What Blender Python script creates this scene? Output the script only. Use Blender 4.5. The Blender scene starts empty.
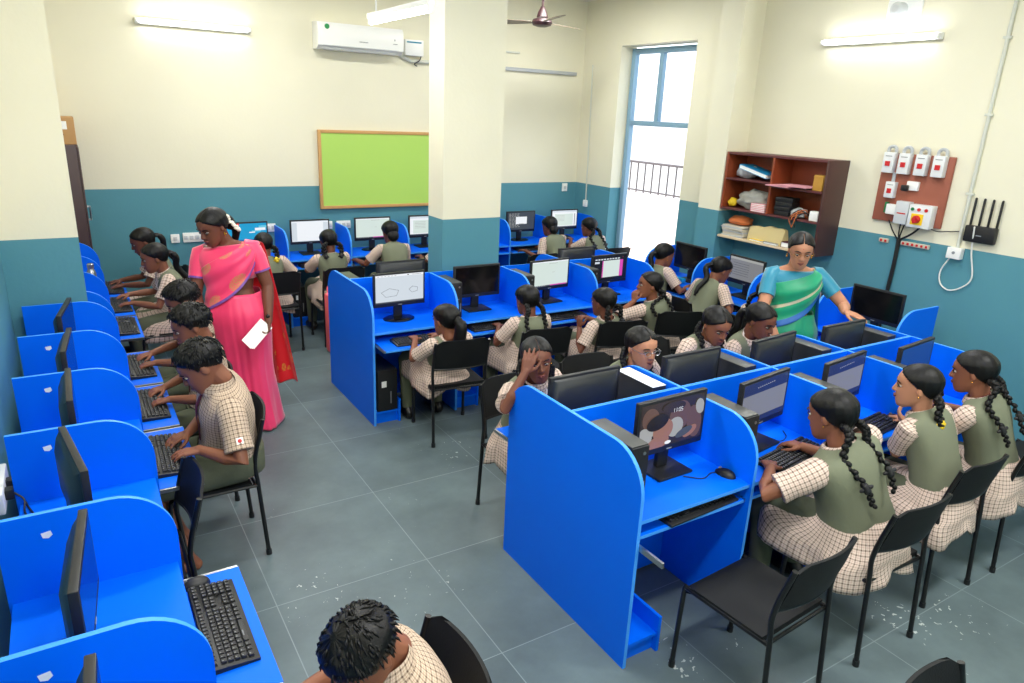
import bpy, bmesh, math, random
from mathutils import Vector as V, Matrix, Quaternion, noise
PI = math.pi
SC = bpy.context.scene
COL = SC.collection
rnd = random.Random(7)

# ------------------------------------------------------------------ materials
def lin(h):
    h = h.lstrip('#')
    r = [int(h[i:i+2], 16) / 255 for i in (0, 2, 4)]
    return tuple((c / 12.92 if c <= .04045 else ((c + .055) / 1.055) ** 2.4) for c in r) + (1.0,)

def mat(name, col, rough=.5, metal=0.0, spec=.5, bump=0.0, bscale=60.0, emit=0.0, sheen=0.0, coat=0.0, vary=0.0, vscale=6.0):
    m = bpy.data.materials.new(name); m.use_nodes = True
    nt = m.node_tree; b = nt.nodes['Principled BSDF']
    c = lin(col) if isinstance(col, str) else col
    b.inputs['Base Color'].default_value = c
    b.inputs['Roughness'].default_value = rough
    b.inputs['Metallic'].default_value = metal
    b.inputs['Specular IOR Level'].default_value = spec
    if coat: b.inputs['Coat Weight'].default_value = coat
    if sheen: b.inputs['Sheen Weight'].default_value = sheen
    if emit:
        b.inputs['Emission Color'].default_value = c
        b.inputs['Emission Strength'].default_value = emit
    if bump or vary:
        tc = nt.nodes.new('ShaderNodeTexCoord')
        if bump:
            n = nt.nodes.new('ShaderNodeTexNoise'); n.inputs['Scale'].default_value = bscale
            nt.links.new(tc.outputs['Object'], n.inputs['Vector'])
            bp = nt.nodes.new('ShaderNodeBump'); bp.inputs['Strength'].default_value = bump; bp.inputs['Distance'].default_value = .004
            nt.links.new(n.outputs['Fac'], bp.inputs['Height']); nt.links.new(bp.outputs['Normal'], b.inputs['Normal'])
        if vary:
            n2 = nt.nodes.new('ShaderNodeTexNoise'); n2.inputs['Scale'].default_value = vscale; n2.inputs['Detail'].default_value = 5
            nt.links.new(tc.outputs['Object'], n2.inputs['Vector'])
            hs = nt.nodes.new('ShaderNodeMapRange')
            hs.inputs['To Min'].default_value = 1 - vary; hs.inputs['To Max'].default_value = 1 + vary
            nt.links.new(n2.outputs['Fac'], hs.inputs['Value'])
            mx = nt.nodes.new('ShaderNodeVectorMath'); mx.operation = 'SCALE'
            mx.inputs[0].default_value = c[:3]
            nt.links.new(hs.outputs['Result'], mx.inputs['Scale']); nt.links.new(mx.outputs['Vector'], b.inputs['Base Color'])
    return m

def node(nt, kind, **kw):
    n = nt.nodes.new(kind)
    for k, v in kw.items():
        if hasattr(n, k): setattr(n, k, v)
        else: n.inputs[k].default_value = v
    return n

def wall_mat(name, top, bottom, split):
    m = bpy.data.materials.new(name); m.use_nodes = True
    nt = m.node_tree; b = nt.nodes['Principled BSDF']; L = nt.links.new
    g = node(nt, 'ShaderNodeNewGeometry'); s = node(nt, 'ShaderNodeSeparateXYZ'); L(g.outputs['Position'], s.inputs[0])
    gt = node(nt, 'ShaderNodeMath', operation='GREATER_THAN'); gt.inputs[1].default_value = split; L(s.outputs['Z'], gt.inputs[0])
    n = node(nt, 'ShaderNodeTexNoise'); n.inputs['Scale'].default_value = 1.3; n.inputs['Detail'].default_value = 6; L(g.outputs['Position'], n.inputs['Vector'])
    mr = node(nt, 'ShaderNodeMapRange'); mr.inputs['To Min'].default_value = .93; mr.inputs['To Max'].default_value = 1.06; L(n.outputs['Fac'], mr.inputs['Value'])
    mx = node(nt, 'ShaderNodeMix', data_type='RGBA'); mx.inputs[6].default_value = lin(bottom); mx.inputs[7].default_value = lin(top); L(gt.outputs[0], mx.inputs[0])
    vm = node(nt, 'ShaderNodeVectorMath', operation='SCALE'); L(mx.outputs[2], vm.inputs[0]); L(mr.outputs['Result'], vm.inputs['Scale'])
    L(vm.outputs[0], b.inputs['Base Color']); b.inputs['Roughness'].default_value = .55; b.inputs['Specular IOR Level'].default_value = .3
    n3 = node(nt, 'ShaderNodeTexNoise'); n3.inputs['Scale'].default_value = 35; L(g.outputs['Position'], n3.inputs['Vector'])
    bp = node(nt, 'ShaderNodeBump'); bp.inputs['Strength'].default_value = .08; bp.inputs['Distance'].default_value = .01
    L(n3.outputs['Fac'], bp.inputs['Height']); L(bp.outputs[0], b.inputs['Normal'])
    return m

def floor_mat():
    m = bpy.data.materials.new('floor_stone'); m.use_nodes = True
    nt = m.node_tree; b = nt.nodes['Principled BSDF']; L = nt.links.new
    g = node(nt, 'ShaderNodeNewGeometry'); s = node(nt, 'ShaderNodeSeparateXYZ'); L(g.outputs['Position'], s.inputs[0])
    def line(sock, off, pitch):
        a = node(nt, 'ShaderNodeMath', operation='SUBTRACT'); L(sock, a.inputs[0]); a.inputs[1].default_value = off - 40 * pitch
        d = node(nt, 'ShaderNodeMath', operation='DIVIDE'); L(a.outputs[0], d.inputs[0]); d.inputs[1].default_value = pitch
        f = node(nt, 'ShaderNodeMath', operation='FRACT'); L(d.outputs[0], f.inputs[0])
        lt = node(nt, 'ShaderNodeMath', operation='LESS_THAN'); L(f.outputs[0], lt.inputs[0]); lt.inputs[1].default_value = .006
        fl = node(nt, 'ShaderNodeMath', operation='FLOOR'); L(d.outputs[0], fl.inputs[0])
        return lt.outputs[0], fl.outputs[0]
    lx, fx = line(s.outputs['X'], 1.43, .81); ly, fy = line(s.outputs['Y'], 1.405, .81)
    mxl = node(nt, 'ShaderNodeMath', operation='MAXIMUM'); L(lx, mxl.inputs[0]); L(ly, mxl.inputs[1])
    n = node(nt, 'ShaderNodeTexNoise'); n.inputs['Scale'].default_value = 1.7; n.inputs['Detail'].default_value = 9; n.inputs['Roughness'].default_value = .65; L(g.outputs['Position'], n.inputs['Vector'])
    cr = node(nt, 'ShaderNodeValToRGB'); L(n.outputs['Fac'], cr.inputs[0])
    cr.color_ramp.elements[0].position = .3; cr.color_ramp.elements[0].color = lin('#525f64')
    cr.color_ramp.elements[1].position = .72; cr.color_ramp.elements[1].color = lin('#697a7d')
    # tile to tile tint
    cmb = node(nt, 'ShaderNodeCombineXYZ'); L(fx, cmb.inputs[0]); L(fy, cmb.inputs[1])
    wn = node(nt, 'ShaderNodeTexWhiteNoise', noise_dimensions='3D'); L(cmb.outputs[0], wn.inputs['Vector'])
    mr = node(nt, 'ShaderNodeMapRange'); mr.inputs['To Min'].default_value = .9; mr.inputs['To Max'].default_value = 1.08; L(wn.outputs['Value'], mr.inputs['Value'])
    vm = node(nt, 'ShaderNodeVectorMath', operation='SCALE'); L(cr.outputs[0], vm.inputs[0]); L(mr.outputs['Result'], vm.inputs['Scale'])
    m1 = node(nt, 'ShaderNodeMix', data_type='RGBA'); L(mxl.outputs[0], m1.inputs[0]); L(vm.outputs[0], m1.inputs[6]); m1.inputs[7].default_value = lin('#7f8d90')
    # white paint flecks, thickest in a few spilled patches
    nd = node(nt, 'ShaderNodeTexNoise'); nd.inputs['Scale'].default_value = 22; L(g.outputs['Position'], nd.inputs['Vector'])
    ad = node(nt, 'ShaderNodeVectorMath', operation='MULTIPLY_ADD'); L(nd.outputs['Color'], ad.inputs[0]); ad.inputs[1].default_value = (.09, .09, 0); L(g.outputs['Position'], ad.inputs[2])
    v = node(nt, 'ShaderNodeTexVoronoi', feature='F1'); v.inputs['Scale'].default_value = 30; L(ad.outputs[0], v.inputs['Vector'])
    n2 = node(nt, 'ShaderNodeTexNoise'); n2.inputs['Scale'].default_value = 1.1; n2.inputs['Detail'].default_value = 3; L(g.outputs['Position'], n2.inputs['Vector'])
    mp = node(nt, 'ShaderNodeMapRange'); mp.inputs['From Min'].default_value = .52; mp.inputs['From Max'].default_value = .8; mp.inputs['To Max'].default_value = .18; L(n2.outputs['Fac'], mp.inputs['Value'])
    acc = mp.outputs['Result']
    for (x, y, r, k) in ((2.13, 1.84, .16, .34), (2.10, 1.72, .10, .42), (2.42, 1.74, .07, .42), (3.36, 1.42, .28, .30), (3.62, 1.32, .30, .26), (1.05, 2.75, .4, .16), (.80, 3.05, .35, .16), (2.2, 4.1, .35, .2)):
        d = node(nt, 'ShaderNodeVectorMath', operation='DISTANCE'); L(g.outputs['Position'], d.inputs[0]); d.inputs[1].default_value = (x, y, 0)
        q = node(nt, 'ShaderNodeMapRange'); q.inputs['From Min'].default_value = r; q.inputs['From Max'].default_value = 0; q.inputs['To Max'].default_value = k; L(d.outputs['Value'], q.inputs['Value'])
        mxm = node(nt, 'ShaderNodeMath', operation='MAXIMUM'); L(acc, mxm.inputs[0]); L(q.outputs['Result'], mxm.inputs[1]); acc = mxm.outputs[0]
    lt = node(nt, 'ShaderNodeMath', operation='LESS_THAN'); L(v.outputs['Distance'], lt.inputs[0]); L(acc, lt.inputs[1])
    m2 = node(nt, 'ShaderNodeMix', data_type='RGBA'); L(lt.outputs[0], m2.inputs[0]); L(m1.outputs[2], m2.inputs[6]); m2.inputs[7].default_value = lin('#b9c2bf')
    L(m2.outputs[2], b.inputs['Base Color']); b.inputs['Roughness'].default_value = .42; b.inputs['Specular IOR Level'].default_value = .35
    return m

def check_mat(name, base, dark, mid, pitch=.021):
    """woven check on UVs given in metres"""
    m = bpy.data.materials.new(name); m.use_nodes = True
    nt = m.node_tree; b = nt.nodes['Principled BSDF']; L = nt.links.new
    uv = node(nt, 'ShaderNodeUVMap'); s = node(nt, 'ShaderNodeSeparateXYZ'); L(uv.outputs[0], s.inputs[0])
    def stripe(sock, p, w, off=0.0):
        d = node(nt, 'ShaderNodeMath', operation='DIVIDE'); L(sock, d.inputs[0]); d.inputs[1].default_value = p
        a = node(nt, 'ShaderNodeMath', operation='ADD'); L(d.outputs[0], a.inputs[0]); a.inputs[1].default_value = off + 50
        f = node(nt, 'ShaderNodeMath', operation='FRACT'); L(a.outputs[0], f.inputs[0])
        lt = node(nt, 'ShaderNodeMath', operation='LESS_THAN'); L(f.outputs[0], lt.inputs[0]); lt.inputs[1].default_value = w
        return lt.outputs[0]
    def add(a, b2):
        n = node(nt, 'ShaderNodeMath', operation='ADD'); L(a, n.inputs[0]); L(b2, n.inputs[1]); return n.outputs[0]
    st = add(stripe(s.outputs['X'], pitch, .28), stripe(s.outputs['Y'], pitch, .28))
    th = add(stripe(s.outputs['X'], pitch, .10, .45), stripe(s.outputs['Y'], pitch, .10, .45))
    h1 = node(nt, 'ShaderNodeMath', operation='MULTIPLY'); L(st, h1.inputs[0]); h1.inputs[1].default_value = .45
    h2 = node(nt, 'ShaderNodeMath', operation='MULTIPLY'); L(th, h2.inputs[0]); h2.inputs[1].default_value = .35
    m1 = node(nt, 'ShaderNodeMix', data_type='RGBA'); L(h1.outputs[0], m1.inputs[0]); m1.inputs[6].default_value = lin(base); m1.inputs[7].default_value = lin(dark)
    m2 = node(nt, 'ShaderNodeMix', data_type='RGBA'); L(h2.outputs[0], m2.inputs[0]); L(m1.outputs[2], m2.inputs[6]); m2.inputs[7].default_value = lin(mid)
    L(m2.outputs[2], b.inputs['Base Color']); b.inputs['Roughness'].default_value = .85; b.inputs['Specular IOR Level'].default_value = .15
    n3 = node(nt, 'ShaderNodeTexNoise'); n3.inputs['Scale'].default_value = 14; L(uv.outputs[0], n3.inputs['Vector'])
    bp = node(nt, 'ShaderNodeBump'); bp.inputs['Strength'].default_value = .5; bp.inputs['Distance'].default_value = .012
    L(n3.outputs['Fac'], bp.inputs['Height']); L(bp.outputs[0], b.inputs['Normal'])
    return m

def silk_mat(name, base, motif, mscale=5.0, th=.16, border=None, sheen=.3):
    """silk with woven round motifs on UVs (metres)"""
    m = bpy.data.materials.new(name); m.use_nodes = True
    nt = m.node_tree; b = nt.nodes['Principled BSDF']; L = nt.links.new
    uv = node(nt, 'ShaderNodeUVMap')
    v = node(nt, 'ShaderNodeTexVoronoi', feature='F1'); v.inputs['Scale'].default_value = mscale; v.inputs['Randomness'].default_value = .55
    L(uv.outputs[0], v.inputs['Vector'])
    lt = node(nt, 'ShaderNodeMath', operation='LESS_THAN'); L(v.outputs['Distance'], lt.inputs[0]); lt.inputs[1].default_value = th
    n = node(nt, 'ShaderNodeTexNoise'); n.inputs['Scale'].default_value = 90; L(uv.outputs[0], n.inputs['Vector'])
    mr = node(nt, 'ShaderNodeMapRange'); mr.inputs['From Min'].default_value = .35; mr.inputs['From Max'].default_value = .6; L(n.outputs['Fac'], mr.inputs['Value'])
    mm = node(nt, 'ShaderNodeMath', operation='MULTIPLY'); L(lt.outputs[0], mm.inputs[0]); L(mr.outputs['Result'], mm.inputs[1])
    m1 = node(nt, 'ShaderNodeMix', data_type='RGBA'); L(mm.outputs[0], m1.inputs[0]); m1.inputs[6].default_value = lin(base); m1.inputs[7].default_value = lin(motif)
    L(m1.outputs[2], b.inputs['Base Color'])
    b.inputs['Roughness'].default_value = .42; b.inputs['Specular IOR Level'].default_value = .4
    b.inputs['Sheen Weight'].default_value = sheen
    return m

MT = {}
def mk(k, *a, **kw): MT[k] = mat(k, *a, **kw); return MT[k]
mk('blue_laminate', '#0069f4', rough=.42, spec=.15, vary=.04, vscale=3)
mk('blue_edge_band', '#3f96f5', rough=.45, spec=.3)
mk('black_plastic', '#17181a', rough=.45)
mk('black_gloss', '#0c0d10', rough=.12)
mk('dark_back', '#23272a', rough=.4)
mk('grey_top', '#4b4d4c', rough=.38, metal=.2)
mk('key_black', '#1e1f21', rough=.5)
mk('key_print', '#77787a', rough=.6)
mk('steel', '#b9bcc0', rough=.28, metal=1)
mk('chair_tube', '#101113', rough=.3, spec=.5)
mk('chair_pad', '#101214', rough=.6, spec=.3, bump=.15, bscale=180)
mk('white_paint', '#eef0ee', rough=.4)
mk('white_plastic', '#f0f1ee', rough=.35)
mk('grey_plastic', '#c9cdcf', rough=.4)
mk('sticker_white', '#e8ecef', rough=.7)
mk('skin_dark', '#704434', rough=.5, spec=.35, vary=.06, vscale=18)
mk('skin_brown', '#86553f', rough=.5, spec=.35, vary=.06, vscale=18)
mk('skin_light', '#b98366', rough=.5, spec=.35, vary=.05, vscale=18)
mk('hair_black', '#060607', rough=.46, spec=.30, bump=.35, bscale=130)
mk('eye_white', '#b9b1a9', rough=.3)
mk('eye_dark', '#120c0a', rough=.15)
mk('lip', '#7a3d37', rough=.45)
mk('olive_cloth', '#757a66', rough=.85, spec=.15, bump=.35, bscale=45, vary=.05)
mk('olive_pants', '#5c6150', rough=.85, spec=.15, bump=.4, bscale=35)
mk('ribbon_black', '#15161a', rough=.6)
mk('ribbon_yellow', '#e7c524', rough=.6)
mk('tie_maroon', '#5c1a22', rough=.7)
mk('lanyard_white', '#d8cfd2', rough=.6)
mk('leather_black', '#121212', rough=.35)
mk('sandal_brown', '#6b3f26', rough=.5)
mk('gold', '#d9a441', rough=.25, metal=1)
mk('flower_white', '#f3efdf', rough=.8)
mk('flower_red', '#c51c2c', rough=.7)
mk('pink_silk', '#f0376c', rough=.4, sheen=.4)
mk('red_silk', '#d2121f', rough=.4, sheen=.3)
mk('green_silk', '#0d9a6e', rough=.4, sheen=.3)
mk('teal_blouse', '#0f7f9c', rough=.45, sheen=.3)
mk('blue_border', '#1760ae', rough=.45)
mk('purple_border', '#74489c', rough=.45)
mk('silver_zari', '#c9c6ab', rough=.35, metal=.5)
mk('paper', '#f4f4f0', rough=.8)
mk('bark_wood', '#6b3320', rough=.45, vary=.25, vscale=9)
mk('shelf_red', '#8a3f22', rough=.45, vary=.12, vscale=5)
mk('shelf_dark', '#4a2b28', rough=.42, vary=.1, vscale=5)
mk('shelf_edge', '#5b2a2b', rough=.5)
mk('pine', '#d7c3a0', rough=.6, vary=.1)
mk('board_green', '#b0d867', rough=.85, bump=.2, bscale=200)
mk('board_frame', '#c79a5f', rough=.5)
mk('brown_enamel', '#3c2427', rough=.35)
mk('fan_blade', '#8a7d6c', rough=.4)
mk('cardboard', '#b98f5c', rough=.8)
mk('door_brown', '#43302f', rough=.4)
mk('window_blue', '#7fa3ba', rough=.4)
mk('parapet', '#efe3da', rough=.9, vary=.06)
mk('rail_iron', '#4d484a', rough=.5)
mk('poly_grey', '#b3b7ba', rough=.35)
mk('sack_grey', '#9a9a92', rough=.9, bump=.8, bscale=22, vary=.25, vscale=14)
mk('book_blue', '#1893c9', rough=.4)
mk('paper_pink', '#e6a3ad', rough=.8)
mk('cloth_orange', '#c26a37', rough=.9, bump=.6, bscale=30)
mk('paper_tan', '#c9c3b2', rough=.85)
mk('bag_cream', '#cdbb86', rough=.9, bump=.4, bscale=60)
mk('yellow_box', '#b98a35', rough=.7)
mk('panel_board', '#9c5945', rough=.6, vary=.2, vscale=6)
mk('mcb_white', '#dfe2e3', rough=.35)
mk('switch_yellow', '#f0c81c', rough=.4)
mk('switch_red', '#c51a20', rough=.4)
mk('switch_green', '#1d7a45', rough=.4)
mk('led_green', '#2bb673', rough=.4)
mk('conduit', '#cfd2c6', rough=.5)
mk('wire_black', '#141414', rough=.5)
mk('wire_white', '#e7e7e2', rough=.5)
mk('pink_cloth', '#e8646c', rough=.8)
mk('bag_black', '#141519', rough=.7, bump=.4, bscale=40)
mk('tube_glow', '#ffffff', rough=.4, emit=16.0)
mk('logo_green', '#1f8f4a', rough=.5)
mk('print_grey', '#8a8f93', rough=.5)
MT['floor'] = floor_mat()
MT['wall'] = wall_mat('wall_two_tone', '#e7e3cb', '#548f9d', 1.47)
MT['ceiling'] = mat('ceiling_white', '#f3f1e4', rough=.8)
MT['check'] = check_mat('check_cotton', '#dccabd', '#543a30', '#a0665c')
MT['check_boys'] = check_mat('check_cotton_boys', '#c9b6a1', '#4a3228', '#8a5b48', .019)
MT['pink_motif'] = silk_mat('pink_silk_motif', '#ef3a6e', '#c98a54', 4.6, .38)
MT['red_motif'] = silk_mat('red_silk_gold_border', '#c9121f', '#c9832f', 14.0, .30)

def emis(name, col, st=1.0):
    m = bpy.data.materials.new(name); m.use_nodes = True
    nt = m.node_tree; b = nt.nodes['Principled BSDF']
    b.inputs['Base Color'].default_value = (0.01, .01, .01, 1); b.inputs['Roughness'].default_value = .25
    b.inputs['Emission Color'].default_value = lin(col); b.inputs['Emission Strength'].default_value = st
    MT[name] = m; return m
for nm, c, st in [('px_white', '#f2f6fb', .95), ('px_pale', '#dfe9f2', .85), ('px_mint', '#dcebe4', .9), ('px_grey', '#9d9fa4', .6), ('px_indigo', '#34406e', .5),
                  ('px_navy', '#1f4a86', .7), ('px_cyan', '#17a3d8', .9), ('px_aqua', '#6fd0ea', .9), ('px_deep', '#0d6fb4', .9), ('px_slate', '#4a5360', .7), ('px_dark', '#15181c', .5),
                  ('px_line', '#5b626b', .6), ('px_magenta', '#e04ab8', .9), ('px_brown', '#7a5c52', .6), ('px_skin', '#b98672', .6), ('px_umber', '#3a302f', .6), ('px_smoke', '#c9cbc9', .6), ('px_beige', '#b7b9b6', .75), ('px_red', '#a03038', .6)]:
    emis(nm, c, st)

# ------------------------------------------------------------------ mesh builder
class M:
    def __init__(s): s.v = []; s.f = []; s.mi = []; s.uv = {}; s.cur = 0
    def add(s, vs, fs, mi=None, uvs=None):
        b = len(s.v); s.v += [tuple(p) for p in vs]
        for k, f in enumerate(fs):
            if uvs: s.uv[len(s.f)] = uvs[k]
            s.f.append(tuple(b + i for i in f)); s.mi.append(s.cur if mi is None else (mi[k] if isinstance(mi, (list, tuple)) else mi))
        return b
    def box(s, a, b, mi=None, bev=0.0):
        """axis box from corner a to corner b, optional chamfer"""
        x0, y0, z0 = [min(a[i], b[i]) for i in range(3)]; x1, y1, z1 = [max(a[i], b[i]) for i in range(3)]
        bev = min(bev, (x1-x0)*.45, (y1-y0)*.45, (z1-z0)*.45)
        if bev <= 0:
            vs = [(x0,y0,z0),(x1,y0,z0),(x1,y1,z0),(x0,y1,z0),(x0,y0,z1),(x1,y0,z1),(x1,y1,z1),(x0,y1,z1)]
            s.add(vs, [(3,2,1,0),(4,5,6,7),(0,1,5,4),(1,2,6,5),(2,3,7,6),(3,0,4,7)], mi); return
        bm = bmesh.new(); bmesh.ops.create_cube(bm, size=1)
        for v in bm.verts: v.co = V((x0 + (v.co.x + .5)*(x1-x0), y0 + (v.co.y + .5)*(y1-y0), z0 + (v.co.z + .5)*(z1-z0)))
        bmesh.ops.bevel(bm, geom=list(bm.edges), offset=bev, segments=2, profile=.6, affect='EDGES')
        bm.verts.index_update()
        s.add([v.co[:] for v in bm.verts], [[v.index for v in f.verts] for f in bm.faces], mi); bm.free()
    def obox(s, c, size, R, mi=None, bev=0.0):
        """box centred c, rotated by 3x3 R"""
        n = len(s.v); h = [q / 2 for q in size]
        s.box((-h[0], -h[1], -h[2]), h, mi, bev)
        for i in range(n, len(s.v)): s.v[i] = tuple(R @ V(s.v[i]) + V(c))
    def loft(s, rings, mi=None, cap0=True, cap1=True, uv=False, closed=True):
        """rings: list of equal-length point lists"""
        n = len(rings[0]); vs = [tuple(p) for r in rings for p in r]; fs = []; uvs = []
        if uv:
            us = []
            for r in rings:
                a = [0.0]
                for i in range(n): a.append(a[-1] + (V(r[(i+1) % n]) - V(r[i])).length)
                us.append(a)
            mid = us[len(us)//2]
            vv = [0.0]
            for k in range(1, len(rings)):
                vv.append(vv[-1] + sum((V(rings[k][i]) - V(rings[k-1][i])).length for i in range(0, n, max(1, n//8))) / len(range(0, n, max(1, n//8))))
        m = n if closed else n - 1
        for k in range(len(rings) - 1):
            for i in range(m):
                j = (i + 1) % n
                fs.append((k*n+i, k*n+j, (k+1)*n+j, (k+1)*n+i))
                if uv: uvs.append([(mid[i], vv[k]), (mid[i+1], vv[k]), (mid[i+1], vv[k+1]), (mid[i], vv[k+1])])
        if closed and cap0: fs.append(tuple(range(n-1, -1, -1))); uvs.append([(0, 0)]*n)
        if closed and cap1: fs.append(tuple((len(rings)-1)*n + i for i in range(n))); uvs.append([(0, 0)]*n)
        s.add(vs, fs, mi, uvs if uv else None)
    def tube(s, pts, r, n=10, mi=None, cap=True, uv=False, flat=1.0, up=None):
        pts = [V(p) for p in pts]; rr = r if isinstance(r, list) else [r]*len(pts)
        rings = []; prev = None
        for i, p in enumerate(pts):
            t = (pts[min(i+1, len(pts)-1)] - pts[max(i-1, 0)]).normalized()
            if prev is None:
                a = V(up) if up else (V((0,0,1)) if abs(t.z) < .9 else V((1,0,0)))
                u = (a - t*a.dot(t)).normalized()
            else: u = (prev - t*prev.dot(t)).normalized()
            prev = u; w = t.cross(u)
            q = rr[i]; qa, qb = q if isinstance(q, (tuple, list)) else (q, q*flat)
            rings.append([p + u*(qb*math.cos(2*PI*k/n)) + w*(qa*math.sin(2*PI*k/n)) for k in range(n)])
        s.loft(rings, mi, cap, cap, uv)
    def cap_tube(s, pts, rr, n=12, mi=None):
        """tube with rounded ends"""
        pts = [V(p) for p in pts]; rr = rr if isinstance(rr, (list, tuple)) else [rr]*len(pts)
        P = []; Q = []
        d = (pts[0]-pts[1]).normalized()
        for a in (80, 50, 22): P.append(pts[0] + d*rr[0]*math.sin(math.radians(a))); Q.append(rr[0]*math.cos(math.radians(a)))
        P += pts; Q += list(rr)
        d = (pts[-1]-pts[-2]).normalized()
        for a in (22, 50, 80): P.append(pts[-1] + d*rr[-1]*math.sin(math.radians(a))); Q.append(rr[-1]*math.cos(math.radians(a)))
        s.tube(P, Q, n, mi)
    def ell(s, c, r, R=None, nu=14, nv=9, mi=None, fn=None):
        c = V(c); rings = []
        r = r if isinstance(r, (tuple, list)) else (r, r, r)
        for k in range(nv + 1):
            th = PI*(k + .02*(1 if k == 0 else (-1 if k == nv else 0)))/nv; ring = []
            for i in range(nu):
                ph = 2*PI*i/nu
                d = V((math.sin(th)*math.cos(ph), math.sin(th)*math.sin(ph), -math.cos(th)))
                p = V((d.x*r[0], d.y*r[1], d.z*r[2]))
                if fn: p = fn(p, d)
                if R: p = R @ p
                ring.append(c + p)
            rings.append(ring)
        s.loft(rings, mi)
    def prism(s, outline, frame, thick, mi_face=0, mi_edge=1):
        """outline (a,b) pairs; frame(a,b,t) -> point; extruded over t 0..thick"""
        n = len(outline)
        vs = [frame(a, b, 0) for a, b in outline] + [frame(a, b, thick) for a, b in outline]
        fs = [tuple(range(n-1, -1, -1)), tuple(range(n, 2*n))] + [(i, (i+1) % n, n + (i+1) % n, n + i) for i in range(n)]
        s.add(vs, fs, [mi_face, mi_face] + [mi_edge]*n)
    def lathe(s, prof, c=(0,0,0), n=20, mi=None, axis='z'):
        rings = []
        for r, z in prof:
            rings.append([V((r*math.cos(2*PI*i/n), r*math.sin(2*PI*i/n), z)) for i in range(n)])
        if axis == 'x': rings = [[V((p.z, p.x, p.y)) for p in q] for q in rings]
        if axis == 'y': rings = [[V((p.y, p.z, p.x)) for p in q] for q in rings]
        s.loft([[p + V(c) for p in q] for q in rings], mi)
    def mesh(s, name, mats):
        me = bpy.data.meshes.new(name); me.from_pydata(s.v, [], s.f); me.validate(clean_customdata=False)
        for m in mats: me.materials.append(MT[m] if isinstance(m, str) else m)
        if len(me.polygons) == len(s.f):
            me.polygons.foreach_set('material_index', s.mi)
            if s.uv:
                ul = me.uv_layers.new(name='UVMap')
                for k, p in enumerate(me.polygons):
                    q = s.uv.get(k)
                    if q:
                        for li, t in zip(p.loop_indices, q): ul.data[li].uv = t
        bm = bmesh.new(); bm.from_mesh(me); bmesh.ops.recalc_face_normals(bm, faces=bm.faces); bm.to_mesh(me); bm.free()
        return me
    def build(s, name, mats, parent=None, smooth=35, loc=None):
        me = s.mesh(name, mats if isinstance(mats, (list, tuple)) else [mats])
        if smooth:
            me.polygons.foreach_set('use_smooth', [True]*len(me.polygons))
            if smooth < 180: me.set_sharp_from_angle(angle=math.radians(smooth))
        o = bpy.data.objects.new(name, me); COL.objects.link(o)
        if parent: o.parent = parent
        if loc: o.location = loc
        return o

def tag(o, label, cat, group=None, kind=None):
    o['label'] = label; o['category'] = cat
    if group: o['group'] = group
    if kind: o['kind'] = kind
    return o
def empty(name, loc=(0,0,0), rz=0, label=None, cat=None, group=None):
    o = bpy.data.objects.new(name, None); COL.objects.link(o); o.empty_display_size = .1
    o.location = loc; o.rotation_euler = (0, 0, rz)
    if label: tag(o, label, cat, group)
    return o
def struct(name, m, mats, smooth=0):
    o = m.build(name, mats, smooth=smooth); o['kind'] = 'structure'; return o
def dup(root, loc, rz, label, group=None):
    r = root.copy(); COL.objects.link(r); r.location = loc; r.rotation_euler = (0, 0, rz)
    r['label'] = label
    if group: r['group'] = group
    for ch in list(root.children):
        c = ch.copy(); COL.objects.link(c); c.parent = r
        for g in list(ch.children):
            d = g.copy(); COL.objects.link(d); d.parent = c
    return r
def catmull(pts, n):
    pts = [V(p) for p in pts]; P = [pts[0]*2 - pts[1]] + pts + [pts[-1]*2 - pts[-2]]; out = []
    for i in range(1, len(P) - 2):
        for k in range(n):
            t = k / n; a, b, c, d = P[i-1], P[i], P[i+1], P[i+2]
            out.append(.5*((2*b) + (c-a)*t + (2*a - 5*b + 4*c - d)*t*t + (3*b - a - 3*c + d)*t**3))
    out.append(pts[-1]); return out
# ------------------------------------------------------------------ the room
XL, XR, YB, YF, ZC = -.40, 6.13, 8.14, -1.7, 3.78
m = M(); m.box((XL-.2, YF-.2, -.12), (XR+.25, YB+.2, 0)); struct('floor', m, 'floor')
m = M(); m.box((XL-.2, YF-.2, ZC), (XR+.25, YB+.2, ZC+.15)); struct('ceiling', m, 'ceiling')
m = M(); m.box((XL-.2, YB, 0), (XR+.25, YB+.2, ZC)); struct('wall_back', m, 'wall')
m = M(); m.box((XL-.2, YF-.2, 0), (XR+.25, YF, ZC)); struct('wall_front', m, 'wall')
m = M(); m.box((XL-.2, YF, 0), (XL, YB, ZC)); struct('wall_left', m, 'wall')
WY0, WY1, WZ = 6.10, 7.385, 3.21
m = M()
m.box((XR, YF, 0), (XR+.25, WY0, ZC)); m.box((XR, WY1, 0), (XR+.25, YB, ZC)); m.box((XR, WY0, WZ), (XR+.25, WY1, ZC))
struct('wall_right', m, 'wall')
m = M(); m.box((2.695, 5.42, 0), (3.265, 5.70, ZC)); struct('pillar_middle', m, 'wall')
m = M(); m.box((XL, 5.37, 0), (.03, 5.585, ZC)); struct('pillar_left', m, 'wall')
m = M(); m.box((5.83, 5.215, 0), (XR, 5.51, ZC)); struct('pillar_right', m, 'wall')

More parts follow.
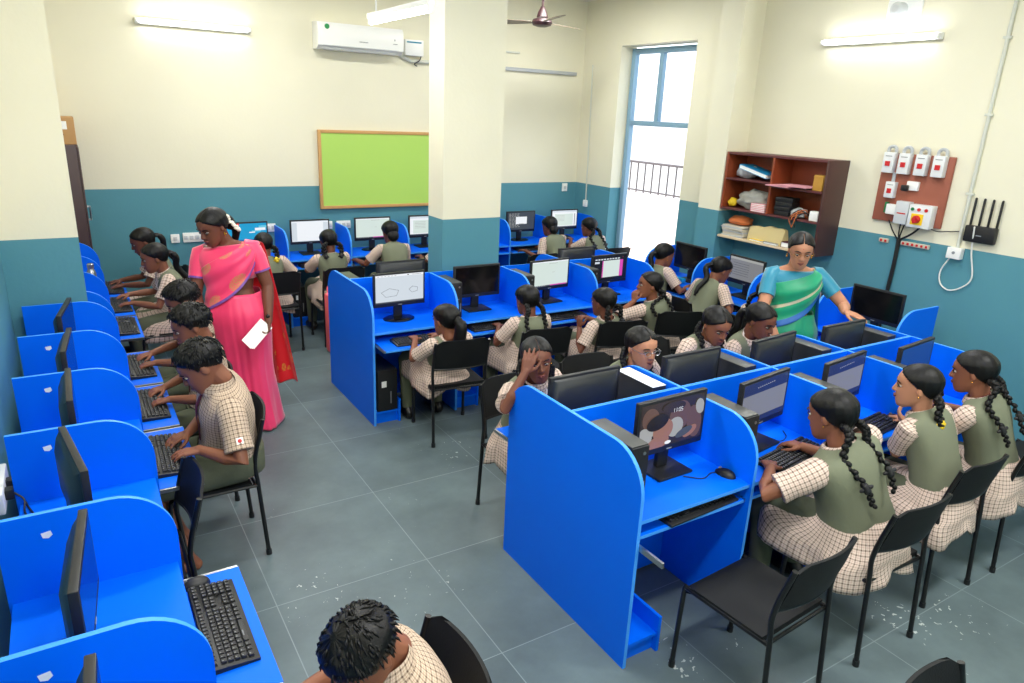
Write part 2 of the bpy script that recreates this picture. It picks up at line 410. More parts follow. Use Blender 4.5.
# tall balcony window
w = empty('window_1', (6.33, 6.74, 0)); w['kind'] = 'structure'
def wl(*a): return tuple(a[i] - (6.33, 6.74, 0)[i] for i in range(3))
m = M()
for y in (WY0+.01, WY1-.08): m.box(wl(6.30, y, .02), wl(6.37, y+.07, WZ-.02), 0, .006)
m.box(wl(6.303, WY0+.013, WZ-.09), wl(6.367, WY1-.013, WZ-.023), 0, .006)
m.box(wl(6.303, WY0+.013, 2.27), wl(6.367, WY1-.013, 2.33), 0, .006)
m.box(wl(6.306, 6.80, 2.32), wl(6.364, 6.87, WZ-.08), 0, .006)
f = m.build('window_frame', 'window_blue', w); f['kind'] = 'structure'
glass = bpy.data.materials.new('window_glass'); glass.use_nodes = True
_nt = glass.node_tree; _nt.nodes.clear()
_o = node(_nt, 'ShaderNodeOutputMaterial'); _t = node(_nt, 'ShaderNodeBsdfTransparent'); _g = node(_nt, 'ShaderNodeBsdfGlossy'); _g.inputs['Roughness'].default_value = .03
_mx = node(_nt, 'ShaderNodeMixShader'); _mx.inputs[0].default_value = .05
_mx.inputs[0].default_value = .05; _nt.links.new(_t.outputs[0], _mx.inputs[1]); _nt.links.new(_g.outputs[0], _mx.inputs[2]); _nt.links.new(_mx.outputs[0], _o.inputs[0])
for a, b in ((WY0+.08, 6.80), (6.87, WY1-.08)):
    m = M(); m.box(wl(6.33, a, 2.33), wl(6.336, b, WZ-.09)); p = m.build('window_pane', glass, w); p['kind'] = 'structure'
# balcony outside
m = M(); m.box((XR+.25, 3, -.12), (9.3, 15, -.0)); o = struct('balcony_floor', m, 'parapet')
m = M(); m.box((9.0, 3, 0), (9.2, 15, 1.04)); o = struct('balcony_parapet_wall', m, 'parapet')
t = empty('balcony_railing', (9.1, 9.6, 1.04), 0, 'iron balcony railing of thin upright bars seen through the tall window', 'railing')
m = M(); m.box((-.025, -3.2, .53), (.025, 3.2, .57), 0, .008); m.box((-.015, -3.2, .03), (.015, 3.2, .055)); m.build('top_rail', 'rail_iron', t)
pm = None
for k in range(33):
    y = -3.2 + .2*k
    if pm is None:
        m = M(); m.tube([(0, 0, 0), (0, 0, .54)], .013, 8); pm = m.build('bar', 'rail_iron', t); pm.location = (0, y, 0)
    else:
        c = pm.copy(); COL.objects.link(c); c.parent = t; c.location = (0, y, 0)

# ------------------------------------------------------------------ wall fittings, back wall
m = M(); m.box((2.50, YB-.03, 1.235), (4.55, YB-.008, 2.065)); t = m.build('pin_board', 'board_green'); tag(t, 'large lime green pin board with thin wooden frame on the back wall', 'notice board')
m = M()
for a, b in (((2.5055, 1.21), (4.5445, 1.245)), ((2.5055, 2.055), (4.5445, 2.09)), ((2.47, 1.21), (2.505, 2.09)), ((4.545, 1.21), (4.58, 2.09))):
    m.box((a[0], YB-.04, a[1]), (b[0], YB-.004, b[1]), 0, .005)
m.build('board_frame', 'board_frame', t)
def tube_light(name, p0, p1, nrm, label, rods=False):
    """batten with a glowing tube; p0->p1 axis, nrm points into the room"""
    p0, p1, nrm = V(p0), V(p1), V(nrm); c = (p0 + p1)/2; ax = (p1 - p0).normalized(); L = (p1-p0).length; up = nrm.cross(ax).normalized()
    R = Matrix((ax, nrm, up)).transposed()
    e = empty(name, c, 0, label, 'light')
    m = M(); m.obox(R @ V((0, 0, 0)), (L, .04, .055), R, 0, .006)
    for s in (-1, 1): m.obox(R @ V((s*(L/2 - .02), .035, 0)), (.035, .045, .04), R, 0, .006)
    if rods:
        for s in (-.38, .38): m.tube([(ax*L*s), V((ax*L*s)) + V((0, 0, ZC - c.z - .002))], .008, 8)
    m.build('batten', 'white_paint', e)
    m = M(); m.cap_tube([R @ V((-L/2 + .03, .045, 0)), R @ V((L/2 - .03, .045, 0))], .017, 12); m.build('tube', 'tube_glow', e)
    return e
tube_light('tube_light', (.76, YB-.025, 3.045), (1.82, YB-.025, 3.045), (0, -1, 0), 'glowing white tube light high on the back wall, left of the air conditioner')
tube_light('tube_light', (XR-.025, 3.40, 3.09), (XR-.025, 4.48, 3.09), (-1, 0, 0), 'glowing white tube light on the right wall above the brown bookshelf')
tube_light('tube_light', (2.2, 4.62, 3.03), (2.2, 5.74, 3.03), (0, 0, -1), 'tube light hung from the ceiling on rods beside the middle pillar', True)
# air conditioner
a = empty('air_conditioner', (2.95, YB, 3.06), 0, 'white split air conditioner high on the back wall above the green board', 'air conditioner')
m = M()
prof = [(-.004, -.135), (-.15, -.135), (-.195, -.10), (-.205, -.02), (-.20, .09), (-.17, .13), (-.004, .135)]
m.loft([[(x, y, z) for y, z in prof] for x in (-.485, -.47, .47, .485)])
m.build('housing', 'white_plastic', a, 40)
m = M(); m.box((-.42, -.178, -.1325), (.42, -.150, -.128)); m.box((-.43, -.2035, -.098), (.43, -.198, -.094)); m.build('vane', 'grey_plastic', a)
m = M(); m.lathe([(.0, -.002), (.026, -.002), (.026, .004), (0, .004)], (-.385, -.203, .085), 20, axis='y'); m.build('energy_sticker', 'logo_green', a)
m = M()
for k in range(8): m.box((-.03 + .0125*k, -.2065, -.045), (-.022 + .0125*k, -.2035, -.036))
m.box((.36, -.2065, -.035), (.41, -.203, -.028)); m.box((.375, -.2065, .0), (.385, -.203, .018)); m.build('printed_mark', 'print_grey', a)
s = empty('voltage_stabilizer', (3.62, YB, 3.02), 0, 'small white stabilizer box on the wall right of the air conditioner', 'electrical box')
m = M(); m.box((-.115, -.09, -.085), (.115, -.003, .085), 0, .008); m.build('case', 'white_plastic', s)
m = M(); m.box((-.095, -.0935, .05), (.085, -.089, .066)); m.build('display_strip', 'teal_blouse', s)
m = M(); m.tube(catmull([(.10, -.05, -.08), (.07, -.07, -.13), (.02, -.04, -.17), (.06, -.02, -.19)], 6), .006, 8); m.build('cable', 'wire_black', s)
m = M(); m.tube([(3.44, YB-.02, 2.95), (3.60, YB-.02, 2.88), (3.95, YB-.02, 2.885)], .022, 10); o = m.build('pipe_sleeve', 'conduit'); tag(o, 'white lagged pipe running right from under the air conditioner', 'pipe')
m = M(); m.box((4.6, YB-.035, 2.862), (6.0, YB-.003, 2.905), 0, .006); o = m.build('cable_trunking', 'poly_grey'); o.rotation_euler = (0, 0, 0); tag(o, 'long grey cable trunking strip on back wall under the fan', 'trunking')
m = M(); m.box((4.6, YB-.02, 3.07), (5.1, YB-.003, 3.092), 0, .004); o = m.build('cable_trunking', 'conduit'); tag(o, 'short pale trunking strip above the long grey one, right of middle pillar', 'trunking')
m = M(); m.tube([(XR-.012, 7.93, 3.0), (XR-.012, 7.90, 2.2), (XR-.012, 7.87, 1.2)], .009, 8); o = m.build('wall_conduit', 'conduit'); tag(o, 'thin upright conduit on the wall corner left of the tall window', 'conduit')
m = M(); m.box((XR-.03, 7.83, 1.16), (XR-.002, 7.91, 1.25), 0, .006); o = m.build('switch_box', 'white_plastic'); tag(o, 'tiny white switch box at the foot of the corner conduit', 'switch')
def plate(x, z, w, h, label, rock=2):
    e = empty('switch_plate', (x, YB, z), 0, label, 'switch')
    m = M(); m.box((-w/2, -.02, -h/2), (w/2, -.002, h/2), 0, .006); m.build('plate', 'white_plastic', e)
    for k in range(rock):
        m = M(); cx = -w/2 + w*(k + .5)/rock; m.box((cx-.018, -.028, -.02), (cx+.018, -.018, .02), 0, .003); m.build('rocker', 'grey_plastic', e)
plate(.915, .95, .085, .09, 'small square white switch plate left of the long one', 1)
plate(1.10, .955, .22, .10, 'long white switch plate on blue wall beside the woman in pink', 4)
plate(5.93, 1.40, .085, .11, 'white switch plate on the blue band near the back right corner', 1)
for x, l in ((1.87, 'white socket plate behind the blue wallpaper monitor'), (2.52, 'white socket plate right of the bright white monitor'), (2.74, 'white socket plate behind the pale drawing monitor')):
    plate(x, 1.02, .17, .09, l, 3)

# ceiling fan
f = empty('ceiling_fan', (4.66, 7.0, 3.31), 0, 'brown ceiling fan with three pale brown blades on a long rod', 'fan')
m = M(); m.tube([(0, 0, .09), (0, 0, ZC - 3.31 - .001)], .013, 10); m.build('down_rod', 'brown_enamel', f)
m = M(); m.lathe([(.0, .16), (.02, .16), (.05, .10), (.062, .055), (.058, .05), (0, .05)], n=20); m.build('canopy', 'brown_enamel', f)
m = M(); m.lathe([(0, .045), (.05, .045), (.10, .03), (.115, .0), (.10, -.03), (.05, -.045), (0, -.045)], n=24); m.build('motor', 'brown_enamel', f)
m = M(); m.lathe([(.04, .052), (.05, .052), (.05, .040), (.04, .040)], n=20); m.build('chrome_ring', 'steel', f)
for k in range(3):
    an = math.radians(14 + 120*k); R = Matrix.Rotation(an, 3, 'Z') @ Matrix.Rotation(math.radians(12), 3, 'X')
    m = M(); out = []
    for i in range(9):
        x = .12 + .5*i/8; hw = (.035 + .035*math.sin(min(1, i/5)*PI/2)) * (1 if i < 8 else .75); out.append((x, hw))
    rings = [[R @ V((x, -h, 0)), R @ V((x, h, .0)), R @ V((x, h, .006)), R @ V((x, -h, .006))] for x, h in out]
    m.loft(rings); m.build('blade', 'fan_blade', f)
# wall fan plate, upper right (mostly above the picture)
wf = empty('wall_fan', (XR, 3.77, 3.33), 0, 'white wall fan above the right tube light, mostly out of frame', 'fan')
m = M(); rg = []
for i in range(24):
    an = 2*PI*i/24; c, s_ = math.cos(an), math.sin(an)
    q = (abs(c)**3 + abs(s_)**3)**(-1/3)
    rg.append((c*q, s_*q))
m.loft([[(-x, p[0]*.15*k, p[1]*.15*k) for p in rg] for x, k in ((.003, 1), (.02, 1), (.03, .93))]); m.build('mounting_plate', 'white_paint', wf)
m = M(); m.lathe([(0, -.03), (.06, -.03), (.055, -.10), (.03, -.12), (0, -.12)], (0, .02, -.02), 20, axis='x'); m.build('motor', 'grey_plastic', wf)
# ------------------------------------------------------------------ right wall: conduit, socket, router, panel
m = M(); m.tube([(XR-.014, 2.92, 1.46), (XR-.014, 2.92, ZC-.002)], .014, 10)
for z in (1.9, 2.5, 3.05): m.box((XR-.03, 2.892, z-.01), (XR-.002, 2.948, z+.01), 0, .003)
o = m.build('wall_conduit', 'conduit'); tag(o, 'long upright conduit on the right wall above the white socket', 'conduit')
e = empty('wall_socket', (XR, 2.92, 1.425), 0, 'white wall socket box at the foot of the long conduit', 'socket')
m = M(); m.box((-.06, -.055, -.045), (-.002, .055, .045), 0, .006); m.build('box', 'white_plastic', e)
m = M(); m.lathe([(0, -.064), (.012, -.064), (.012, -.059), (0, -.059)], (0, 0, .005), 12, axis='x'); m.build('socket_face', 'print_grey', e)
m = M(); m.tube(catmull([(XR-.03, 2.95, 1.385), (XR-.02, 3.005, 1.267), (XR-.02, 2.99, 1.165), (XR-.02, 2.915, 1.117), (XR-.02, 2.82, 1.156), (XR-.02, 2.757, 1.253), (XR-.03, 2.80, 1.454), (XR-.075, 2.80, 1.64), (XR-.075, 2.80, 1.655)], 6), .006, 8)
o = m.build('power_cable', 'wire_white'); tag(o, 'white cable hanging in a loop below the black router', 'cable')
r = empty('wifi_router', (XR, 2.765, 1.60), 0, 'black router with four upright antennas on the right wall', 'router')
m = M(); m.box((-.06, -.115, -.065), (-.004, .115, .065), 0, .014); m.build('body', 'black_plastic', r)
m = M(); m.box((-.0625, -.02, -.012), (-.0595, .02, -.004)); m.build('printed_mark', 'print_grey', r)
for k in range(4):
    y = -.098 + .065*k; m = M(); m.cap_tube([(-.02, y, .05), (-.02, y, .27)], .009, 10); m.build('antenna', 'black_plastic', r)
pb = empty('switchboard', (XR, 3.385, 1.88), 0, 'reddish wooden board carrying white switch boxes on the right wall', 'switchboard')
m = M(); m.box((-.03, -.30, -.285), (-.003, .30, .29), 0, .004); m.build('backing_board', 'panel_board', pb)
def mcb(y, z, w, h, d=.06, lever=True, nm='breaker_box', mt='mcb_white'):
    m = M(); m.box((-.03-d, y-w/2, z-h/2), (-.03, y+w/2, z+h/2), 0, .006); b = m.build(nm, mt, pb)
    if lever:
        m = M(); m.box((-.036-d, y-w*.22, z-.028), (-.029-d, y+w*.22, z+.012)); m.build('lever', 'switch_red', b)
        m = M(); m.box((-.0315-d, y-w*.3, z+h*.30), (-.0295-d, y+w*.3, z+h*.34)); m.build('label_print', 'print_grey', b)
    return b
for y in (.22, .085, -.06, -.205):
    b = mcb(y, .21, .095, .17)
    m = M(); m.tube(catmull([(-.05, y+.035, .29), (-.05, y+.03, .33), (-.05, y, .345), (-.05, y-.03, .33), (-.05, y-.035, .29)], 5), .014, 10); m.build('conduit_bend', 'poly_grey', b)
mcb(.165, -.015, .085, .135, .05)
m = M(); m.tube([(-.045, .165, .13), (-.045, .165, .05)], .015, 8); m.build('conduit', 'poly_grey', pb)
b = mcb(-.015, .035, .10, .075, .03, False, 'socket_box', 'white_plastic')
m = M(); m.box((-.10, .005, -.01), (-.058, .06, .04), 0, .01); m.build('black_plug', 'black_plastic', b)['label'] = 'black plug'
mcb(.115, -.175, .095, .085, .05, False, 'junction_box', 'white_plastic')
m = M(); m.box((-.07, .165, -.21), (-.03, .185, -.12), 0, .004); m.build('green_terminal', 'switch_green', pb)
b = mcb(.01, -.19, .115, .19, .07, False, 'breaker_box', 'grey_plastic')
m = M(); m.box((-.1015, -.03, -.20), (-.0995, .045, -.19)); m.build('label_print', 'switch_red', b)
b = mcb(-.155, -.20, .19, .19, .08, False, 'isolator_box', 'mcb_white')
m = M(); m.box((-.114, -.19, -.27), (-.109, -.09, -.18)); m.build('yellow_plate', 'switch_yellow', b)
m = M(); m.lathe([(0, -.145), (.026, -.145), (.034, -.113), (0, -.113)], (0, -.14, -.225), 16, axis='x'); m.box((-.155, -.15, -.255), (-.14, -.13, -.195), 0, .004); m.build('rotary_switch', 'switch_red', b)
for y, c in ((-.09, 'switch_green'), (-.145, 'switch_red'), (-.205, 'switch_red')):
    m = M(); m.lathe([(0, -.118), (.014, -.118), (.014, -.108), (0, -.108)], (0, y, -.145), 12, axis='x'); m.build('indicator_lamp', c, b)
m = M()
for ys in (.13, .02, -.02): m.tube(catmull([(XR-.05, 3.385+ys, 1.61), (XR-.04, 3.40+ys*.5, 1.52), (XR-.02, 3.408, 1.44)], 6), .006, 8)
m.tube(catmull([(XR-.05, 3.22, 1.60), (XR-.04, 3.30, 1.52), (XR-.02, 3.405, 1.45)], 6), .009, 8)
m.tube(catmull([(XR-.02, 3.408, 1.46), (XR-.02, 3.406, 1.23), (XR-.02, 3.417, .9), (XR-.02, 3.42, .4)], 6), .017, 10)
o = m.build('cable_bundle', 'wire_black'); tag(o, 'thick black cable bundle running down the wall from the switchboard', 'cable')
m = M(); m.tube(catmull([(XR-.12, 3.25, 1.66), (XR-.05, 3.12, 1.58), (XR-.02, 3.02, 1.585), (XR-.02, 2.93, 1.60)], 6), .004, 6); o = m.build('thin_cable', 'wire_black'); tag(o, 'thin wire trailing from the switchboard towards the conduit', 'cable')
for (y0, y1, z, l) in ((3.50, 3.585, 1.425, 'short fuse strip below the switchboard at its left'), (3.14, 3.385, 1.43, 'long fuse strip with red dots below the switchboard')):
    e = empty('fuse_strip', (XR, (y0+y1)/2, z), 0, l, 'fuse strip'); h = (y1-y0)/2
    m = M(); m.box((-.025, -h, -.018), (-.002, h, .018), 0, .006); m.build('base', 'paper_tan', e)
    for k in range(max(2, int(h*2/.04))):
        m = M(); yy = -h + .02 + .04*k; m.box((-.034, yy-.009, -.01), (-.024, yy+.009, .01), 0, .003); m.build('fuse', 'switch_red', e)
# ------------------------------------------------------------------ bookshelf and what is on it
SX = 5.83
bs = empty('bookshelf', (XR, 4.53, 1.5), 0, 'wall-mounted brown wooden bookshelf with reddish inside, crammed with papers and bags', 'bookshelf')
def bl(x, y, z): return (x-XR, y-4.53, z-1.5)
m = M(); m.box(bl(XR-.015, 4.03, 1.515), bl(XR-.002, 5.19, 2.06)); m.build('back_board', 'shelf_red', bs)
m = M(); m.box(bl(SX, 5.175, 1.50), bl(XR-.002, 5.20, 2.075), 0, .003); m.build('side_panel', 'shelf_red', bs)
m = M(); m.box(bl(SX, 4.01, 1.20), bl(XR-.002, 4.035, 2.075), 0, .003); m.build('side_panel', 'shelf_dark', bs)
m = M(); m.box(bl(SX, 4.60, 1.52), bl(XR-.01, 4.622, 2.055)); m.build('divider', 'shelf_red', bs)
m = M(); m.box(bl(SX, 4.035, 2.052), bl(XR-.01, 5.175, 2.075), 0, .003); m.build('top_board', 'shelf_edge', bs)
for z, y0, y1 in ((1.80, 4.622, 5.175), (1.775, 4.035, 4.60), (1.50, 4.035, 5.175)):
    m = M(); m.box(bl(SX, y0, z), bl(XR-.01, y1, z+.02), 0, .003); m.build('shelf_board', 'shelf_edge', bs)
m = M(); m.box(bl(SX, 4.035, 1.205), bl(XR-.002, 5.19, 1.228), 0, .003); m.build('lower_board', 'pine', bs)
def blob(c, r, name, mt, label, cat, seed=0, amp=.25, flatz=None, fr=9.0, R=None):
    m = M()
    def fn(p, d):
        k = 1 + amp*noise.noise(d*fr/4 + V((seed, seed*2, 0)))
        q = p*k
        if flatz is not None and q.z < flatz: q.z = flatz
        return q
    m.ell((0, 0, 0), r, R, 30, 18, 0, fn)
    o = m.build(name, mt, None, 180, c); tag(o, label, cat); return o
def book(c, size, rz, name, mt, label, cat, group=None, tilt=0, pages=True):
    e = empty(name, c, rz, label, cat, group); e.rotation_euler = (tilt, 0, rz)
    x, y, z = size
    m = M(); m.box((-x/2, -y/2, 0), (x/2, y/2, .003), 0); m.box((-x/2, -y/2, z-.003), (x/2, y/2, z)); m.box((-x/2, y/2-.004, 0), (x/2, y/2, z)); m.build('cover', mt, e)
    m = M(); m.box((-x/2+.004, -y/2+.004, .003), (x/2-.004, y/2-.004, z-.003)); m.build('pages', 'paper', e); return e
blob((5.97, 5.02, 1.885), (.09, .12, .068), 'plastic_bag', 'poly_grey', 'crumpled pale grey plastic bag on the upper left shelf', 'bag', 1, .3, -.06)
book((5.95, 4.87, 1.885), (.2, .36, .04), 0, 'file_folder', 'book_blue', 'bright blue folder slanting over the plastic bag on the upper left shelf', 'folder', tilt=.22)
blob((5.95, 4.86, 1.615), (.10, .19, .10), 'cloth_sack', 'sack_grey', 'crumpled grey sack filling the middle left shelf', 'bag', 5, .35, -.09, 12)
blob((5.92, 5.12, 1.57), (.05, .05, .045), 'yellow_pouch', 'ribbon_yellow', 'small yellow pouch at the left end beside the grey sack', 'pouch', 3, .2, -.04)
for k in range(5):
    book((5.90, 4.73, 1.522 + .016*k), (.13, .17, .0155), .03*math.sin(3*k), 'pink_notebook', 'paper_pink', ['lowest', 'second lowest', 'middle', 'second highest', 'topmost'][k] + ' pink notebook of the stack below the grey sack', 'notebook', 'pink notebooks on the shelf')
for k, (y, w_, l) in enumerate(((4.42, .26, 'lower sheet of pink paper hanging over the edge of the upper right shelf'), (4.33, .30, 'pink paper file lying flat on the upper right shelf'))):
    m = M(); 
    for q in range(3): m.box((-.12 - .02*k, -w_/2, .004*q), (.10, w_/2, .004*q + .003))
    o = m.build('pink_papers', 'paper_pink', None, 0, (5.90 - .03*(1-k), y + .06*(1-k), 1.797 + .014*k)); o.rotation_euler = (0, -.0 if k else -.0, .12*k); tag(o, l, 'papers')
m = M(); m.box((-.045, -.05, 0), (.045, .05, .14), 0, .004); m.box((-.05, -.052, .12), (-.044, .052, .125)); o = m.build('yellow_carton', 'yellow_box', None, 35, (5.90, 4.115, 1.796)); tag(o, 'small yellow carton at the right end of the upper shelf', 'box')
for k in range(4):
    m = M(); m.box((-.07, -.09, 0), (.07, .09, .042), 0, .006); m.box((-.072, -.06, .012), (-.069, .06, .03)); o = m.build('adapter_box', 'black_plastic', None, 35, (5.93, 4.46 + .006*(k % 2), 1.5215 + .0435*k)); o.rotation_euler = (0, 0, .08*(k - 1))
    tag(o, ['lowest', 'second lowest', 'second highest', 'topmost'][k] + ' black adapter box stacked on the middle right shelf', 'adapter', 'black adapters on the shelf')
blob((5.92, 4.30, 1.565), (.07, .08, .048), 'clear_pouch', 'poly_grey', 'grey plastic pouch between the black adapters and the white meter', 'pouch', 8, .3, -.04)
m = M(); m.box((-.03, -.045, 0), (.03, .045, .09), 0, .006); m.box((-.033, -.03, .02), (-.029, .03, .07)); o = m.build('meter', 'white_plastic', None, 35, (5.88, 4.10, 1.521)); tag(o, 'white boxed meter at the right end of the middle shelf', 'meter')
m = M(); rr = random.Random(4)
for k in range(7):
    y0 = 4.18 + .05*rr.random(); m.tube(catmull([(5.92, y0, 1.53), (5.87, y0+.06*rr.random(), 1.57 + .04*rr.random()), (5.82, 4.24 + .1*rr.random(), 1.53), (5.82, 4.25 + .08*rr.random(), 1.42 + .05*rr.random())], 5), .005, 6, k % 2)
o = m.build('tangled_wires', ['wire_black', 'cloth_orange']); tag(o, 'tangle of black and orange wires hanging off the middle right shelf', 'wires')
blob((5.96, 5.02, 1.385), (.10, .13, .055), 'orange_cloth', 'cloth_orange', 'folded orange cloth on top of the newspaper pile', 'cloth', 9, .25, -.03)
rr = random.Random(9)
for k in range(8):
    m = M(); h = .014; x, y = .12, .14
    m.box((-x, -y, 0), (x, y, h-.001), 0, .004); o = m.build('newspaper', 'paper_tan' if k % 3 else 'poly_grey', None, 35, (5.96 + .02*rr.random(), 5.01 + .03*rr.random(), 1.2285 + h*k)); o.rotation_euler = (0, 0, .15*(rr.random()-.5))
    tag(o, ['lowest', 'second', 'third', 'fourth', 'fifth', 'sixth', 'seventh', 'topmost'][k] + ' folded newspaper counting up the pile under the orange cloth', 'newspaper', 'newspapers on the lower board')
m = M(); m.loft([[(sx*.05*(1-.6*t), (y-.5)*.42, -.02 + (.15 + .012*math.sin(5*y) + .006*math.sin(17*y))*t) for t, sx in ((0, -1), (.5, -1.25), (1, -1), (1, 1), (.5, 1.25), (0, 1))] for y in [k/14 for k in range(15)]])
o = m.build('cloth_bag', 'bag_cream', None, 60, (5.92, 4.62, 1.25)); tag(o, 'long cream cloth bag lying on the lower board', 'bag')
for k, (y, mt, l) in enumerate(((4.70, 'ribbon_yellow', 'thin yellow booklet on the lower board before the cream bag'), (4.52, 'sack_grey', 'grey booklet on the lower board beside the yellow one'), (4.33, 'tie_maroon', 'maroon book leaning at the right end of the lower board'))):
    book((5.87 if k < 2 else 5.93, y, 1.229), (.07 if k < 2 else .15, .16, .02 if k < 2 else .05), .1*k - .1, 'booklet', mt, l, 'book')
# cupboard and carton in the far left corner
c = empty('cupboard', (-.125, 7.87, 0), 0, 'tall dark brown cupboard behind the left pillar', 'cupboard')
m = M(); m.box((-.26, -0.25, 0), (.255, 0.25, 1.92), 0, .004); m.build('body', 'door_brown', c)
for s in (-1, 1):
    m = M(); m.box((.256, s*.005, .06), (.272, s*.242, 1.9), 0, .003); d = m.build('door', 'door_brown', c)
    m = M(); m.tube([(.272, s*.04, 1.22), (.30, s*.04, 1.22), (.30, s*.04, 1.34), (.272, s*.04, 1.34)], .008, 8); m.build('handle', 'steel', d)
bx = empty('cardboard_carton', (-.06, 7.87, 1.9205), 0, 'brown cardboard carton with white label on top of the cupboard', 'box')
m = M(); m.box((-.16, -.18, 0), (.20, .18, .235), 0, .004); m.build('carton', 'cardboard', bx)
m = M(); m.box((-.05, -.1815, .13), (.14, -.1805, .20)); m.build('paper_label', 'paper', bx)
m = M(); m.box((-.02, -.1815, .08), (.11, -.1805, .087)); m.box((-.02, -.1815, .06), (.09, -.1805, .067)); m.build('printed_mark', 'bark_wood', bx)
# ------------------------------------------------------------------ carrel benches
W, H, D, TH = .7015, 1.0565, .5213, .018
DK = .75
def outline(d0=0.0, d1=D, both=False):
    """side panel outline in (depth, height): flat top, big rounded front corner"""
    cv = [(.2*math.sin(math.radians(9*i))**1.0, -.2 + .2*math.cos(math.radians(9*i))) for i in range(11)]
    fr = [(d1 - .2 + a, H + b) for a, b in cv]
    if both: return [(-d1, 0)] + [(-d, z) for d, z in reversed(fr)] + fr + [(d1, 0)]
    return [(d0, 0), (d0, H)] + fr + [(d1, 0)]
def carrel(name, loc, rz, label, group, left=True, right=False, pull=0.0, both=False, cut=0.0, sticker=False, stand=True, slide=False, back=True):
    """one booth; local x along the row 0..W, user side at -y"""
    e = empty(name, loc, rz, label, 'computer desk', group)
    def panel(x, bo=False, d0=0.0):
        m = M(); m.prism(outline(d0, D, bo), lambda a, b, t: (x + t, -a, b), TH); return m.build('side_panel', ['blue_laminate', 'blue_edge_band'], e, 30)
    if left:
        p = panel(-TH/2, both, cut)
        if sticker:
            m = M(); sx, sy, sz = -TH/2 - .001, -.12, H-.07
            q = [(0, 0), (.028, .004), (.032, -.012), (.02, -.022), (.004, -.018)]
            m.prism(q, lambda a, b, t: (sx - t*.5, sy - a, sz + b), .001, 0, 0); m.build('paper_sticker', 'sticker_white', p, 0)
    if right: panel(W - TH/2)
    x0, x1 = TH/2 + .0005, W - TH/2 - .0005
    m = M(); m.box((x0, -cut-.010, .02), (x1, -cut-.0005, H), 0); 
    m.mi[-5] = 1
    if back: m.build('back_panel', ['blue_laminate', 'blue_edge_band'], e, 0)
    m = M(); m.box((x0, -D+.012, DK-.018), (x1, -cut-.0105, DK)); m.mi[-4] = 1; m.build('desktop', ['blue_laminate', 'blue_edge_band'], e, 0)
    yt = -D + .02 - pull
    m = M(); m.box((x0+.014, yt, .652), (x1-.014, yt+.34, .668)); m.mi[-4] = 1; t = m.build('keyboard_tray', ['blue_laminate', 'blue_edge_band'], e, 0)
    for xx in (x0+.001, x1-.013): m = M(); m.box((xx, yt+.002, .650), (xx+.012, yt+.33, .667)); m.build('drawer_slide', 'steel', t, 0)
    if slide:
        m = M(); m.box((x0+.001, -D-.14, .612), (x0+.012, -D+.24, .638)); m.box((x0+.012, -D-.13, .619), (x0+.018, -D+.2, .631)); m.build('loose_slide', 'steel', e, 0)
    if stand:
        m = M(); m.box((x0, -D+.02, .085), (x0+.19, -cut-.03, .10)); m.box((x0, -D+.04, .0), (x0+.19, -D+.056, .085)); m.box((x0+.19, -D+.01, .0), (x0+.206, -cut-.03, .19))
        m.build('cpu_stand', 'blue_laminate', e, 0)
    return e
G1, G2, G3, G4, G5 = 'desks of the near island', 'desks of the middle island', 'desks along the left wall', 'desks along the back wall', 'desks along the right wall'
I1, I2 = (1.864, 2.389), (1.811, 5.287)
n1 = ['near island desk closest to the camera, with dark picture monitor', 'near island desk where the girl in long braids leans', 'near island desk of the girl with the yellow hair band', 'last near island desk on camera side, by the right wall']
n1f = ['far-side near island desk at the end, girl holds her forehead', 'far-side near island desk of the girl wearing glasses', 'far-side near island desk behind the two braided girls looking down', 'far-side near island desk where the woman in green rests her hand']
for k in range(4):
    carrel('computer_carrel', (I1[0]+k*W, I1[1], 0), 0, n1[k], G1, True, k == 3, both=(k == 0), slide=(k == 0))
    carrel('computer_carrel', (I1[0]+(k+1)*W, I1[1]+.002, 0), PI, n1f[k], G1, True, False, pull=.2 if k == 0 else .0)
n2 = ['middle island desk at the left end, monitor shows two polygons', 'middle island desk with switched-off monitor before the pillar', 'middle island desk with large pale monitor, third from left', 'middle island desk at the right end with magenta-edged screen']
n2f = ['far-side middle island desk at the left end, monitor back shows', None, 'far-side middle island desk right of the pillar', 'far-side middle island desk at the right end by the window']
for k in range(4):
    carrel('computer_carrel', (I2[0]+k*W, I2[1], 0), 0, n2[k], G2, True, k == 3, both=(k == 0), pull=.2 if k == 0 else .1)
    if k in (0, 3): carrel('computer_carrel', (I2[0]+(k+1)*W, I2[1]+.002, 0), PI, n2f[k], G2, k == 3, k == 3)
# left wall row, units counted from the back
LX, LY = -.335, 5.30
nl = {-1: 'left row desk just before the left pillar', -2: 'left row desk of the middle boy', -3: 'left row desk of the boy typing nearest', -4: 'left row desk with the empty tucked-in chair', -5: 'left row desk with pulled-out tray and free keyboard', -6: 'left row desk of the boy in the bottom foreground'}
pulls = {-1: .2, -2: .2, -3: .21, -4: 0.0, -5: .21, -6: .2}
for k in range(-1, -7, -1):
    carrel('computer_carrel', (LX, LY + k*W, 0), PI/2, nl[k], G3, True, k == -1, pull=pulls[k], sticker=True, back=False)
LB, WB = 5.605, .66
W_, W = W, WB
for k, l in enumerate(('left row desk just behind the left pillar, spare keyboard on tray', 'left row desk of the smiling girl behind the pillar', 'left row desk in the far corner, before the dark cupboard')):
    carrel('computer_carrel', (LX, LB + k*WB, 0), PI/2, l, G3, True, k == 2, pull=.19, back=False)
W = W_
